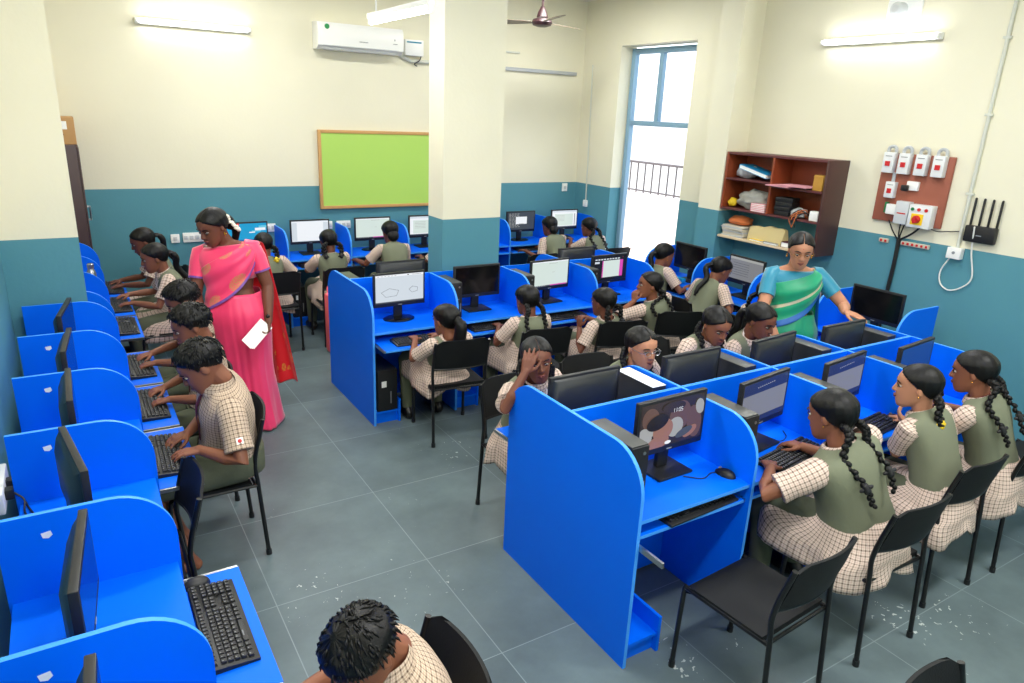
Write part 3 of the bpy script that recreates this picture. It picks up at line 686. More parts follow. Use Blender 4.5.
# back wall row
BX, BYY = 1.24, 8.075
nb = ['back row desk with cyan wallpaper monitor, left end', 'back row desk with bright white document monitor', 'back row desk of the girl under the green board', 'back row desk half hidden by the middle pillar', 'back row desk hidden behind the middle pillar', 'back row desk with dark code screen, right of the pillar', 'back row desk in the right corner with white window on screen']
for k in range(7):
    carrel('computer_carrel', (BX + k*.695, BYY, 0), 0, nb[k], G4, True, k == 6, pull=.06, back=False)
# right wall row
RX, RYY = 5.715, 5.575
nr = ['right row desk by the window, black monitor', 'right row desk below the bookshelf with grey screen', 'right row desk hidden behind the woman in green', 'right row desk nearest, big black monitor against the wall']
for k in range(4):
    carrel('computer_carrel', (RX, RYY - k*.7015, 0), -PI/2, nr[k], G5, True, k == 3, pull=.08, back=False)

# ------------------------------------------------------------------ hardware prototypes
def screen_rects(kind):
    """(x0,z0,x1,z1,material,layer) in 0..1 of the screen"""
    R = []
    def r(*a): R.append(a)
    if kind == 'off': r(0, 0, 1, 1, 'black_gloss', 0)
    elif kind == 'draw':
        r(0, 0, 1, 1, 'px_pale', 0); r(0, .93, 1, 1, 'px_white', 1); r(0, 0, 1, .045, 'px_line', 1); r(.66, .945, .69, .975, 'px_dark', 2); r(.76, .955, .95, .968, 'px_grey', 2)
        for k in range(6): r(.04+.07*k, .955, .08+.07*k, .97, 'px_beige', 2)
    elif kind == 'white':
        r(0, 0, 1, 1, 'px_pale', 0); r(.14, 0.04, .86, .96, 'px_white', 1); r(0, .93, 1, .97, 'px_white', 1)
    elif kind == 'sheet':
        r(0, 0, 1, 1, 'px_mint', 0); r(0, 0, 1, .05, 'px_slate', 1); r(0, .96, 1, 1, 'px_white', 1); r(.45, .90, .7, .912, 'px_beige', 1); r(.55, .55, .62, .56, 'px_beige', 1); r(.5, .02, .98, .06, 'px_magenta', 2)
        for k in range(7): r(.05+.05*k, .012, .075+.05*k, .038, 'px_beige', 2)
    elif kind == 'cyan':
        r(0, 0, 1, 1, 'px_cyan', 0); r(0, 0, 1, .25, 'px_deep', 1); r(.55, .55, .7, .6, 'px_white', 1); r(.62, .6, .85, .66, 'px_aqua', 1); r(.7, .66, .97, .78, 'px_white', 2); r(.8, .78, 1, .88, 'px_aqua', 1)
    elif kind == 'code':
        r(0, 0, 1, 1, 'px_slate', 0)
        rr = random.Random(3)
        for k in range(11):
            x = .05
            for q in range(4):
                wd = .05 + .05*rr.random(); r(x, .93-.075*k-.03, x+wd, .93-.075*k, 'px_beige', 1); x += wd + .03
        r(.30, .32, .72, .74, 'px_white', 2); r(.42, .30, .6, .34, 'px_grey', 3)
    elif kind == 'page':
        r(0, 0, 1, 1, 'px_white', 0); r(0, .9, 1, 1, 'px_pale', 1); r(0, 0, 1, .06, 'px_slate', 1); r(.1, .1, .85, .8, 'px_mint', 1); r(.9, .1, .93, .8, 'px_grey', 1)
        for k in range(5): r(.15, .7-.08*k, .5, .715-.08*k, 'px_beige', 2)
    elif kind == 'purple':
        r(0, 0, 1, 1, 'px_grey', 0); r(0, .72, 1, 1, 'px_indigo', 1); r(0, 0, 1, .13, 'px_indigo', 1)
        for k in range(9): r(.3+.045*k, .84 + .004*k, .325+.045*k, .862 + .004*k, 'px_beige', 2)
    elif kind == 'navy':
        r(0, 0, 1, 1, 'px_navy', 0); r(.42, .30, .46, .36, 'px_beige', 1); r(.435, .36, .45, .42, 'px_beige', 1)
    elif kind == 'magenta':
        r(0, 0, 1, 1, 'px_dark', 0); r(.27, .12, .90, .82, 'px_mint', 1); r(.80, .12, .90, .82, 'px_magenta', 2); r(.27, .12, .30, .82, 'px_magenta', 2); r(.04, .72, .18, .80, 'px_pale', 1)
        for k in range(9): r(.05+.085*k, .86, .11+.085*k, .91, 'px_pale', 1)
        r(.88, .9, .9, .95, 'px_red', 2)
    elif kind == 'grey': r(0, 0, 1, 1, 'px_grey', 0); r(0, .9, 1, 1, 'px_beige', 1); r(0, 0, 1, .06, 'px_dark', 1); [r(.1, .75-.1*k, .6, .765-.1*k, 'px_line', 1) for k in range(6)]
    elif kind == 'picture':
        r(0, 0, 1, 1, 'px_umber', 0)
    return R
def add_picture(m, sw, sh, y, mats):
    """plain dark painting of loose rounded patches, brown and smoke coloured"""
    def idx(n):
        if n not in mats: mats.append(n)
        return mats.index(n)
    for q, (cx, cz, rx, rz_, mt, rot) in enumerate([(.16, .66, .13, .26, 'px_brown', .3), (.09, .30, .10, .22, 'px_smoke', .5), (.22, .45, .06, .2, 'px_smoke', -.6), (.62, .62, .17, .33, 'px_brown', .1), (.86, .40, .12, .38, 'px_brown', .2), (.55, .38, .13, .22, 'px_smoke', -.4), (.36, .38, .16, .24, 'px_skin', .5), (.30, .12, .17, .16, 'px_skin', .2), (.93, .72, .07, .18, 'px_smoke', .3), (.80, .20, .12, .10, 'px_skin', .5), (.26, .58, .17, .17, 'px_dark', .2), (.5, .85, .18, .12, 'px_umber', 0), (.70, .22, .14, .09, 'px_line', .3), (.45, .08, .05, .04, 'px_white', 0), (.62, .86, .03, .02, 'px_umber', 0)]):
        pts = []
        for i in range(20):
            a = 2*PI*i/20; u, v = rx*math.cos(a), rz_*math.sin(a)
            x = min(.995, max(.005, cx + u*math.cos(rot) - v*math.sin(rot)*.6)); z = min(.995, max(.005, cz + u*math.sin(rot)*1.6 + v*math.cos(rot)))
            pts.append(((x-.5)*sw, y - .0004*(q+1), (z-.5)*sh))
        m.add(pts, [tuple(range(20))], idx(mt))
    # clock digits
    seg = {'0': 'abcdef', '1': 'bc', '5': 'acdfg', ':': ''}
    x = .47
    for ch in '11:05':
        if ch == ':':
            for z in (.75, .79): m.add([((x-.5)*sw, y-.008, (z-.5)*sh), ((x+.008-.5)*sw, y-.008, (z-.5)*sh), ((x+.008-.5)*sw, y-.008, (z+.012-.5)*sh), ((x-.5)*sw, y-.008, (z+.012-.5)*sh)], [(0,1,2,3)], idx('px_white'))
            x += .02; continue
        for s_ in seg[ch]:
            w_, h_, t_ = .028, .045, .009
            a = {'a': (0, 2*h_-t_, w_, 2*h_), 'b': (w_-t_*.6, h_, w_, 2*h_), 'c': (w_-t_*.6, 0, w_, h_), 'd': (0, 0, w_, t_), 'e': (0, 0, t_*.6, h_), 'f': (0, h_, t_*.6, 2*h_), 'g': (0, h_-t_/2, w_, h_+t_/2)}[s_]
            q = [(x+a[0], .73+a[1]), (x+a[2], .73+a[1]), (x+a[2], .73+a[3]), (x+a[0], .73+a[3])]
            m.add([((u-.5)*sw, y-.008, (v-.5)*sh) for u, v in q], [(0,1,2,3)], idx('px_white'))
        x += .038
def monitor_proto(kind, base='rect', wd=.44, ht=.27):
    e = empty('monitor'); zb = .115
    m = M(); hw = wd/2
    # front slab plus bulged back, local front faces -y
    m.box((-hw, -.012, zb), (hw, .014, zb+ht), 0, .004)
    m.loft([[(a*hw*.94*k, y, zb + ht*.5 + b*ht*.46*k) for a, b in ((-1,-1),(-.6,-1.0),(.6,-1.0),(1,-1),(1,1),(-1,1))] for y, k in ((.012, 1), (.03, .86), (.046, .62))], 1)
    m.build('housing', ['black_plastic', 'dark_back'], e, 40)
    sw, sh = wd-.03, ht-.045; mats = []; m = M(); y0 = -.0125
    for (a, b, c, d, mt, ly) in screen_rects(kind):
        if mt not in mats: mats.append(mt)
        y = y0 - .0004*ly
        m.add([((a-.5)*sw, y, (b-.5)*sh), ((c-.5)*sw, y, (b-.5)*sh), ((c-.5)*sw, y, (d-.5)*sh), ((a-.5)*sw, y, (d-.5)*sh)], [(0, 1, 2, 3)], mats.index(mt))
    if kind == 'picture': add_picture(m, sw, sh, y0, mats)
    if kind == 'draw':
        mats.append('px_line')
        for (cx, cz, rx, rz_, rt) in ((.30, .36, .19, .16, .1), (.79, .42, .10, .115, .25)):
            P = [V(((cx + rx*math.cos(PI/2 + rt + 2*PI*k/5) - .5)*sw, y0-.002, (cz + rz_*math.sin(PI/2 + rt + 2*PI*k/5) - .5)*sh)) for k in range(5)]
            for k in range(5): m.tube([P[k], P[(k+1) % 5]], .0013, 5, len(mats)-1)
    s = m.build('screen', mats, e, 0); s.location = (0, 0, zb + ht*.5 + .008)
    m = M(); m.box((-.035, .018, .015), (.035, .045, zb+.08), 0, .006); m.build('stand_neck', 'black_plastic', e)
    m = M()
    if base == 'rect': m.box((-.11, -.08, 0), (.11, .10, .014), 0, .006)
    else: m.loft([[(.13*math.cos(a)*k, .095*math.sin(a)*k + .01, z) for a in [2*PI*i/24 for i in range(24)]] for z, k in ((0, 1), (.008, 1), (.018, .8), (.022, .3))])
    m.build('stand_base', 'black_gloss' if base != 'rect' else 'black_plastic', e)
    m = M(); m.box((-.016, -.0135, zb+.008), (.016, -.0115, zb+.014)); m.build('badge', 'print_grey', e)
    return e
PROTO = {}
def monitor(kind, loc, rz, label, base='rect', group='computer monitors', ht=.27):
    key = (kind, base, ht)
    if key not in PROTO:
        e = monitor_proto(kind, base, .44, ht); PROTO[key] = e; e.location = loc; e.rotation_euler = (0, 0, rz); tag(e, label, 'monitor', group); return e
    return dup(PROTO[key], loc, rz, label, group)
def keyboard(loc, rz, label):
    if 'kb' not in PROTO:
        e = empty('keyboard'); m = M()
        m.loft([[(-.225, -.075, 0), (.225, -.075, 0), (.225, .075, 0), (-.225, .075, 0)], [(-.226, -.076, .010), (.226, -.076, .010), (.226, .076, .02), (-.226, .076, .02)], [(-.223, -.073, .012), (.223, -.073, .012), (.223, .073, .022), (-.223, .073, .022)]]); m.build('case', 'black_plastic', e)
        m = M(); rows = [(.058, 15, 0), (.030, 14, 0), (.010, 14, .004), (-.010, 13, .008), (-.030, 12, .012), (-.052, 8, 0)]
        def key(x, y, w):
            z = .017 + (y + .075)*.066; hw, hd = w/2 - .0012, .0082
            m.loft([[(x-hw, y-hd, z-.003), (x+hw, y-hd, z-.003), (x+hw, y+hd, z-.003), (x-hw, y+hd, z-.003)], [(x-hw+.0015, y-hd+.0015, z+.004), (x+hw-.0015, y-hd+.0015, z+.004), (x+hw-.0015, y+hd-.001, z+.0045), (x-hw+.0015, y+hd-.001, z+.0045)]])
            for q in range(1): m.add([(x-hw*.55, y+.001, z+.0052), (x-hw*.05, y+.001, z+.0052), (x-hw*.05, y+.005, z+.0054), (x-hw*.55, y+.005, z+.0054)], [(0, 1, 2, 3)], 1)
        for y, n, o_ in rows:
            if n == 8:
                x = -.205
                for w_ in (.026, .02, .022, .115, .022, .02, .022, .026): key(x + w_/2 - .01, y, w_); x += w_ + .002
            else:
                st = .283/n
                for k in range(n): key(-.213 + st*(k+.5), y, st)
            for k in range(3):
                if y != -.010: key(.088 + .019*k, y, .019)
            for k in range(4): key(.153 + .0188*k, y, .0188)
        m.build('keys', ['key_black', 'key_print'], e, 0)
        PROTO['kb'] = e; e.location = loc; e.rotation_euler = (0, 0, rz); return tag(e, label, 'keyboard', 'keyboards')
    return dup(PROTO['kb'], loc, rz, label, 'keyboards')
def mouse(loc, rz, label):
    if 'ms' not in PROTO:
        e = empty('computer_mouse'); m = M()
        def fn(p, d):
            q = V((p.x*(1 - .1*d.y), p.y, p.z*(1.0 - .15*d.y))); q.z = max(q.z, 0); return q
        m.ell((0, 0, 0), (.031, .055, .032), None, 20, 14, 0, fn); m.build('shell', 'black_plastic', e, 60)
        m = M(); m.lathe([(0, -.003), (.008, -.003), (.008, .003), (0, .003)], (0, .03, .025), 12, axis='x'); m.build('scroll_wheel', 'key_print', e)
        PROTO['ms'] = e; e.location = loc; e.rotation_euler = (0, 0, rz); return tag(e, label, 'mouse', 'computer mice')
    return dup(PROTO['ms'], loc, rz, label, 'computer mice')
def desk_pc(loc, rz, label, top='grey_top'):
    key = 'pc' + top
    if key not in PROTO:
        e = empty('desktop_computer'); m = M(); m.box((-.047, -.148, 0), (.047, .148, .29), 0, .004)
        nt = len(m.f)
        m.build('case', 'dark_back', e)
        m = M(); m.box((-.0465, -.147, .2895), (.0465, .147, .2925), 0, .001); m.build('top_cover', top, e)
        m = M(); m.box((-.046, -.156, .002), (.046, -.148, .288), 0, .003); p = m.build('front_bezel', 'black_plastic', e)
        m = M(); m.lathe([(0, -.158), (.008, -.158), (.008, -.155), (0, -.155)], (.02, 0, .255), 12, axis='y'); m.build('power_button', 'steel', p)
        m = M(); m.box((-.02, -.1575, .15), (.02, -.1555, .158)); m.box((.028, -.1575, .05), (.036, -.1555, .12)); m.build('ports', 'key_print', p)
        m = M()
        for k in range(3): m.box((-.035 + .024*k, .147, .06), (-.02 + .024*k, .150, .2))
        m.build('rear_ports', 'steel', e)
        PROTO[key] = e; e.location = loc; e.rotation_euler = (0, 0, rz); return tag(e, label, 'computer', 'desktop computers')
    return dup(PROTO[key], loc, rz, label, 'desktop computers')
def tower(loc, rz, label):
    if 'tw' not in PROTO:
        e = empty('tower_computer'); m = M(); m.box((-.08, -.19, 0), (.08, .19, .34), 0, .005); m.build('case', 'dark_back', e)
        m = M(); m.box((-.079, -.202, .003), (.079, -.19, .337), 0, .004); p = m.build('front_bezel', 'black_plastic', e)
        m = M(); m.box((-.05, -.2035, .2), (-.01, -.2015, .25)); m.build('white_label', 'paper', p)
        m = M(); m.box((.02, -.2035, .06), (.03, -.2015, .16)); m.build('ports', 'key_print', p)
        PROTO['tw'] = e; e.location = loc; e.rotation_euler = (0, 0, rz); return tag(e, label, 'computer', 'tower computers')
    return dup(PROTO['tw'], loc, rz, label, 'tower computers')
def chair(loc, rz, label, ):
    """user faces +y in local space at rz=0"""
    if 'ch' not in PROTO:
        e = empty('metal_chair'); hw = .205
        m = M()
        def seatpt(u, v):
            x = (u-.5)*.42; y = -.19 + .39*v; z = .452 - .012*math.sin(PI*u)*math.sin(PI*v) - (.02*max(0, (v-.85)/.15)**2)
            return V((x, y, z))
        top = [[seatpt(i/8, j/8) for i in range(9)] for j in range(9)]
        rings = []
        for row in top: rings.append([p for p in row] + [p - V((0, 0, .026)) for p in reversed(row)])
        m.loft(rings); m.build('seat', 'chair_pad', e, 40)
        m = M(); rings = []
        def backpt(u, v):
            x = (u-.5)*.40; bow = .035*(1 - (2*u-1)**2); y = -.215 - bow - .055*v; z = .60 + .225*v
            k = abs(2*u-1)
            if v > .8: z -= .03*max(0, (k-.7)/.3)**2*((v-.8)/.2)
            return V((x, y, z))
        for j in range(9):
            row = [backpt(i/10, j/8) for i in range(11)]
            th = .012 + .006*math.sin(PI*j/8)
            rings.append([p for p in row] + [p + V((0, -th, 0)) for p in reversed(row)])
        m.loft(rings); b = m.build('backrest', 'chair_pad', e, 40)
        m = M(); 
        m.tube([backpt(i/10, -.03) + V((0, -.006, 0)) for i in range(11)], .009, 8); m.build('lower_rail', 'chair_tube', b)
        for s in (-1, 1):
            m = M(); m.tube(catmull([(s*hw, .19, .435), (s*hw, .205, .40), (s*(hw+.004), .215, .02)], 5), .0115, 10); l = m.build('leg', 'chair_tube', e, 60)
            m = M(); m.tube([(s*(hw+.004), .215, .0), (s*(hw+.004), .215, .03)], .015, 10); m.build('foot_cap', 'black_plastic', l)
            m = M(); m.tube(catmull([(s*(hw+.004), -.25, .02), (s*hw, -.222, .43), (s*hw, -.215, .58), (s*hw, -.268, .80)], 5), .0115, 10); l = m.build('leg', 'chair_tube', e, 60)
            m = M(); m.tube([(s*(hw+.004), -.2515, .0), (s*(hw+.004), -.2495, .03)], .015, 10); m.build('foot_cap', 'black_plastic', l)
        m = M()
        for s in (-1, 1): m.tube([(s*hw, .19, .432), (s*hw, -.222, .432)], .0105, 8)
        for y in (.17, -.21): m.tube([(-hw, y, .428), (hw, y, .428)], .009, 8)
        m.build('seat_frame', 'chair_tube', e)
        PROTO['ch'] = e; e.location = loc; e.rotation_euler = (0, 0, rz); return tag(e, label, 'chair', 'black metal chairs')
    return dup(PROTO['ch'], loc, rz, label, 'black metal chairs')
# ------------------------------------------------------------------ hardware placement
Z0, ZT = DK + .0005, .6685
uc = lambda k: I1[0] + W*(k + .5)
monitor('picture', (2.285, 2.17, Z0), .02, 'monitor showing a dark brownish picture with a clock, nearest island desk', ht=.275)
monitor('purple', (uc(1)+.02, 2.17, Z0), .14, 'monitor with purple-banded page before the girl in long braids')
monitor('purple', (uc(2)+.0, 2.17, Z0), .12, 'monitor with purple-banded page before the girl with yellow hair band')
monitor('navy', (uc(3)-.02, 2.15, Z0), .10, 'monitor with plain navy screen at the right wall end of near island')
for k, l in enumerate(['small computer left of the dark picture monitor', 'small computer left of the braided girl\'s monitor', 'small computer left of the yellow hair band girl\'s monitor', 'small computer left of the navy screen']):
    desk_pc((I1[0]+k*W+.07, 2.135, Z0), 0, l)
for k, l in enumerate(['back of the monitor the girl holding her forehead uses', 'back of the monitor behind the glasses girl\'s pale-topped computer', 'back of the monitor tilted before the two girls looking down', 'back of the monitor under the hand of the woman in green']):
    monitor('grey', (uc(k) - (.05 if k != 0 else .10), 2.62, Z0), PI + (.0, .0, .10, .0)[k], l)
for k, l in enumerate(['pale-topped computer beside the girl in glasses', 'dark computer beside the third monitor back of near island, counted from the end panel', 'dark computer beside the tilted monitor back', 'dark computer by the hand of the woman in green']):
    desk_pc((I1[0]+(k+1)*W-.07, 2.62, Z0), PI, l, 'sticker_white' if k == 0 else 'grey_top')
keyboard((2.98, 1.975, Z0), .16, 'keyboard on the desktop under the hands of the girl in long braids')
keyboard((3.70, 1.99, Z0), .12, 'keyboard on the desktop left of the yellow hair band girl\'s mouse')
keyboard((2.28, 1.958, ZT), .05, 'keyboard inside the shut tray below the dark picture monitor')
mouse((2.52, 2.0, Z0), .2, 'black mouse alone on the desk by the dark picture monitor')
mouse((3.955, 2.005, Z0), .3, 'black mouse under the hand of the girl with yellow hair band')
vc = lambda k: I2[0] + W*(k + .5)
monitor('draw', (vc(0)-.02, 5.06, Z0), .03, 'monitor showing two outlined polygons, on an oval stand', 'oval')
monitor('off', (vc(1)-.01, 5.08, Z0), .0, 'switched-off black monitor before the middle pillar')
monitor('sheet', (vc(2)+.02, 5.06, Z0), .08, 'monitor with blank pale page, third along the middle island')
monitor('magenta', (vc(3)-.0, 5.06, Z0), .05, 'monitor with black page edged magenta, right end of middle island')
monitor('grey', (vc(0)+.17, 5.47, Z0), PI, 'monitor back standing just left of the middle pillar')
monitor('grey', (vc(3)-.08, 5.47, Z0), PI, 'monitor back behind the magenta-edged screen')
for k, l in enumerate(['small computer against the second partition of middle island', 'small computer right of the switched-off monitor', 'small computer left of the magenta-edged monitor']):
    desk_pc((I2[0]+(k+1)*W+.065, 5.06, Z0), 0, l)
desk_pc((I2[0]+.07, 5.46, Z0), PI, 'small computer behind the end panel of the middle island')
tower((I2[0]+.115, 4.99, .1005), 0, 'black tower computer on the stand under the polygon monitor')
for k, l in enumerate(['keyboard on the pulled-out tray below the polygon monitor', 'keyboard on the tray below the switched-off monitor', 'keyboard on the tray below the blank pale page', 'keyboard on the tray below the magenta-edged screen']):
    keyboard((vc(k)+.01, 4.71 if k == 0 else 4.80, ZT), 0, l)
# left row
lyc = lambda k: LY + (k + .5)*W if k < 0 else LB + (k - .5)*WB
lm = {-6: 'edge-on monitor before the boy in the bottom foreground', -5: 'edge-on monitor at the desk with the free keyboard', -4: 'edge-on monitor at the desk of the empty tucked-in chair', -3: 'edge-on monitor before the boy typing nearest', -2: 'edge-on monitor before the middle boy', -1: 'edge-on monitor just before the left pillar',
      1: 'monitor hidden just behind the left pillar', 2: 'monitor of the smiling girl in the far left row', 3: 'monitor of the far corner girl in the left row'}
rots = {-6: -.05, -5: -.083, -4: .14, -3: 0.0, -2: -.08, -1: -.14, 1: 0, 2: 0, 3: 0}
for k, l in lm.items(): monitor('grey' if k > 0 else 'off', (-.10, lyc(k)-.05, Z0), PI/2 + rots[k], l)
lk = {-6: 'keyboard before the boy in the bottom foreground', -5: 'free keyboard on the nearest pulled-out tray', -3: 'keyboard under the hands of the nearest typing boy', -2: 'keyboard under the hands of the middle boy', -1: 'keyboard under the hands of the boy next to the pink sari', 1: 'spare keyboard on the tray nearest the left pillar', 2: 'keyboard of the smiling girl in the left row', 3: 'keyboard of the girl in the far left corner'}
for k, l in lk.items(): keyboard((.262, lyc(k)+(.02 if k == -5 else .0), ZT), PI/2 + .03*(k % 3 - 1), l)
mouse((.215, 2.425, ZT), PI/2, 'black mouse above the free keyboard on the near tray')
mouse((.25, 6.02, ZT), PI/2, 'black mouse under the smiling girl\'s hand')
# back row
bxc = lambda k: BX + .695*(k + .5)
for k, kd, dx, l, bs_ in [(0, 'cyan', .0, 'monitor with cyan wallpaper beside the woman in pink', 'rect'), (1, 'white', -.02, 'bright white document monitor in the back row', 'rect'), (2, 'sheet', .02, 'pale monitor below the green board', 'oval'), (3, 'page', -.0, 'white page monitor cut off by the middle pillar', 'rect'), (4, 'off', 0, 'monitor hidden behind the middle pillar in the back row', 'rect'), (5, 'code', -.01, 'dark monitor with code and a white box, back row', 'oval'), (6, 'page', .0, 'white page monitor in the back right corner', 'oval')]:
    monitor(kd, (bxc(k)+dx, 7.86, Z0), .05 if k == 0 else 0, l, bs_)
for k, l in [(0, 'keyboard below the cyan wallpaper monitor'), (1, 'keyboard below the bright white document monitor'), (2, 'keyboard of the girl under the green board'), (3, 'keyboard of the girl half hidden by the pillar'), (5, 'keyboard below the dark code monitor'), (6, 'keyboard in the back right corner')]:
    keyboard((bxc(k), 7.60, ZT), 0, l)
for k, l in [(1, 'tower computer on the stand under the bright white monitor'), (0, 'tower computer on the stand under the cyan wallpaper monitor')]:
    tower((BX + .695*k + .115, 7.8, .1005), 0, l)
# right row
ryc = lambda k: RYY - (k + .5)*.7015
for k, kd, dy, l in [(0, 'off', -.03, 'black monitor of the girl by the window, right row'), (1, 'grey', -.07, 'grey screen monitor below the bookshelf'), (2, 'grey', 0, 'monitor hidden behind the woman in green'), (3, 'off', .0, 'black monitor below the switchboard, right row')]:
    monitor(kd, (5.47, ryc(k)+dy, Z0), -PI/2 + (-.02, -.05, 0, 0)[k], l)
    if k < 3: keyboard((5.27, ryc(k), ZT), -PI/2, ['keyboard of the girl by the window', 'keyboard of the girl below the bookshelf', 'keyboard hidden behind the woman in green'][k])
m = M(); m.box((-.03, -.06, 0), (.03, .06, .05), 0, .012); o = m.build('tissue_pack', 'book_blue', None, 35, (5.33, 5.17, Z0)); tag(o, 'small light blue packet before the black monitor by the window', 'packet')
# steel bottle on the left row
m = M(); m.lathe([(0, 0), (.034, 0), (.036, .01), (.036, .22), (.03, .245), (.022, .26), (.022, .27), (0, .27)], n=20); b = m.build('steel_bottle', 'steel', None, 40, (.09, 6.55, Z0)); 
m = M(); m.lathe([(0, .271), (.025, .271), (.025, .30), (.02, .306), (0, .306)], n=20); m.build('bottle_cap', 'steel', b); tag(b, 'brushed steel water bottle between left row partitions', 'bottle')
# power sockets by the left edge
e = empty('power_strip', (-.325, 3.24, DK+.012), 0, 'white power strip with two black plugs at the left wall', 'socket')
m = M(); m.box((-.07, -.14, .0), (-.04, .16, .09), 0, .008); m.build('housing', 'white_plastic', e)
for y in (-.06, .03):
    m = M(); m.box((-.042, y-.022, .03), (-.01, y+.022, .075), 0, .008); p = m.build('plug', 'black_plastic', e)
    m = M(); m.tube(catmull([(-.01, y, .05), (.02, y-.02, .02), (.02, y-.08, -.005), (.05, y-.2, -.005)], 5), .004, 6); m.build('cord', 'wire_black', p)
# desk cables
for (x, y, l) in ((3.1, 2.2, 'thin dark cable curling on the desk behind the braided girl\'s keyboard'), (2.42, 2.1, 'thin cable from the mouse to the dark picture monitor')):
    m = M(); m.tube(catmull([(x-.1, y-.02, Z0+.004), (x-.03, y-.08, Z0+.004), (x+.05, y-.06, Z0+.004), (x+.10, y-.09 if x < 3 else y, Z0+.004)], 6), .0025, 6); o = m.build('desk_cable', 'wire_black'); tag(o, l, 'cable')
# ------------------------------------------------------------------ people
def remesh(m, voxel, dec):
    me = m.mesh('tmp', []); o = bpy.data.objects.new('tmp', me); COL.objects.link(o)
    r = o.modifiers.new('r', 'REMESH'); r.mode = 'VOXEL'; r.voxel_size = voxel; r.use_smooth_shade = True
    s = o.modifiers.new('s', 'SMOOTH'); s.factor = .5; s.iterations = 2
    if dec < 1: d = o.modifiers.new('d', 'DECIMATE'); d.ratio = dec
    dg = bpy.context.evaluated_depsgraph_get()
    out = bpy.data.meshes.new_from_object(o.evaluated_get(dg)); bpy.data.objects.remove(o); bpy.data.meshes.remove(me)
    out.polygons.foreach_set('use_smooth', [True]*len(out.polygons)); return out
def dirv(h): return V((math.cos(math.radians(h)), math.sin(math.radians(h)), 0))
def frame(fwd, up=V((0, 0, 1))):
    f = V(fwd).normalized(); r = f.cross(up).normalized(); u = r.cross(f); return Matrix((r, f, u)).transposed()   # columns right, forward, up
SL = [(-.112, .016, .072, .040), (-.104, .030, .084, .018), (-.088, .043, .090, -.010), (-.066, .052, .091, -.045), (-.045, .058, .091, -.068), (-.020, .064, .090, -.084), (.0, .068, .089, -.094), (.025, .071, .092, -.099), (.05, .071, .088, -.097), (.072, .064, .074, -.086), (.09, .048, .052, -.066), (.102, .026, .022, -.04), (.107, .006, -.004, -.016)]
def head_geo(m, C, R, k, fem=False):
    rings = []
    for z, w, yf, yb in SL:
        cy, hy = (yf + yb)/2, (yf - yb)/2; ring = []
        for i in range(32):
            a = 2*PI*i/32; c, s = math.cos(a), math.sin(a)
            q = 1/(abs(c)**2.3 + abs(s)**2.3)**(1/2.3)
            x, y = w*c*q, cy + hy*s*q
            if y > .04:
                for sx in (-1, 1):
                    g = math.exp(-(((x - sx*.030)/.016)**2 + ((z - .002)/.014)**2)); y -= .009*g
                    y += .005*math.exp(-(((x - sx*.038)/.018)**2 + ((z + .032)/.018)**2))
                y += .004*math.exp(-((z - .030)/.010)**2 - (x/.045)**2)
                y += .004*math.exp(-((z + .058)/.012)**2 - (x/.022)**2)
            ring.append(C + R @ V((x*k, y*k, z*k)))
        rings.append(ring)
    m.loft(rings)
    P = lambda x, y, z: C + R @ V((x*k, y*k, z*k))
    m.cap_tube([P(0, .086, .012), P(0, .094, -.008), P(0, .101, -.026)], [.0065*k, .0085*k, .0115*k], 10)
    for s in (-1, 1):
        m.ell(P(s*.011, .092, -.029), (.008*k, .009*k, .007*k), R, 8, 6)
        m.ell(P(s*.070, -.010, -.008), (.008*k, .016*k, .026*k), R @ Matrix.Rotation(-s*.3, 3, 'Z'), 12, 8)
    m.cap_tube([P(0, -.022, -.05), P(0, -.026, -.10)], [.050*k, .046*k], 14)
def face_parts(person, C, R, k, look=(0, -.1), smile=0.0):
    P = lambda x, y, z: C + R @ V((x*k, y*k, z*k))
    for s in (-1, 1):
        m = M(); m.ell(P(s*.030, .0775, .001), (.0135*k, .010*k, .0052*k), R, 12, 8, 0)
        m.ell(P(s*.030 + look[0]*.02, .0855, .001 + look[1]*.02), (.0062*k, .003*k, .0052*k), R, 10, 6, 1)
        m.tube([P(s*.045, .079, .001), P(s*.037, .0875, .0075), P(s*.029, .089, .009), P(s*.017, .086, .003)], .0021*k, 6, 1)
        m.build('eye', ['eye_white', 'eye_dark'], person, 180)
        m = M(); m.tube([P(s*.014, .092, .020), P(s*.028, .092, .026), P(s*.041, .086, .025), P(s*.050, .076, .018)], [.0022*k, .0034*k, .003*k, .0012*k], 6); m.build('eyebrow', 'hair_black', person, 180)
    m = M()
    m.tube([P(-.023, .086, -.056 + .006*smile), P(-.010, .0965, -.0535), P(0, .0975, -.055), P(.010, .0965, -.0535), P(.023, .086, -.056 + .006*smile)], [.0015*k, .0038*k, .0042*k, .0038*k, .0015*k], 8)
    m.tube([P(-.021, .086, -.058 + .006*smile), P(0, .0965, -.0635), P(.021, .086, -.058 + .006*smile)], [.0015*k, .0052*k, .0015*k], 8)
    m.build('lips', 'lip', person, 180)
def sstep(a, b, x): t = max(0, min(1, (x-a)/(b-a))); return t*t*(3-2*t)
def head_slice(z):
    for a, b in zip(SL, SL[1:]):
        if z <= b[0]:
            k = (z - a[0])/(b[0] - a[0]); return [x + (y - x)*k for x, y in zip(a[1:], b[1:])]
    return list(SL[-1][1:])
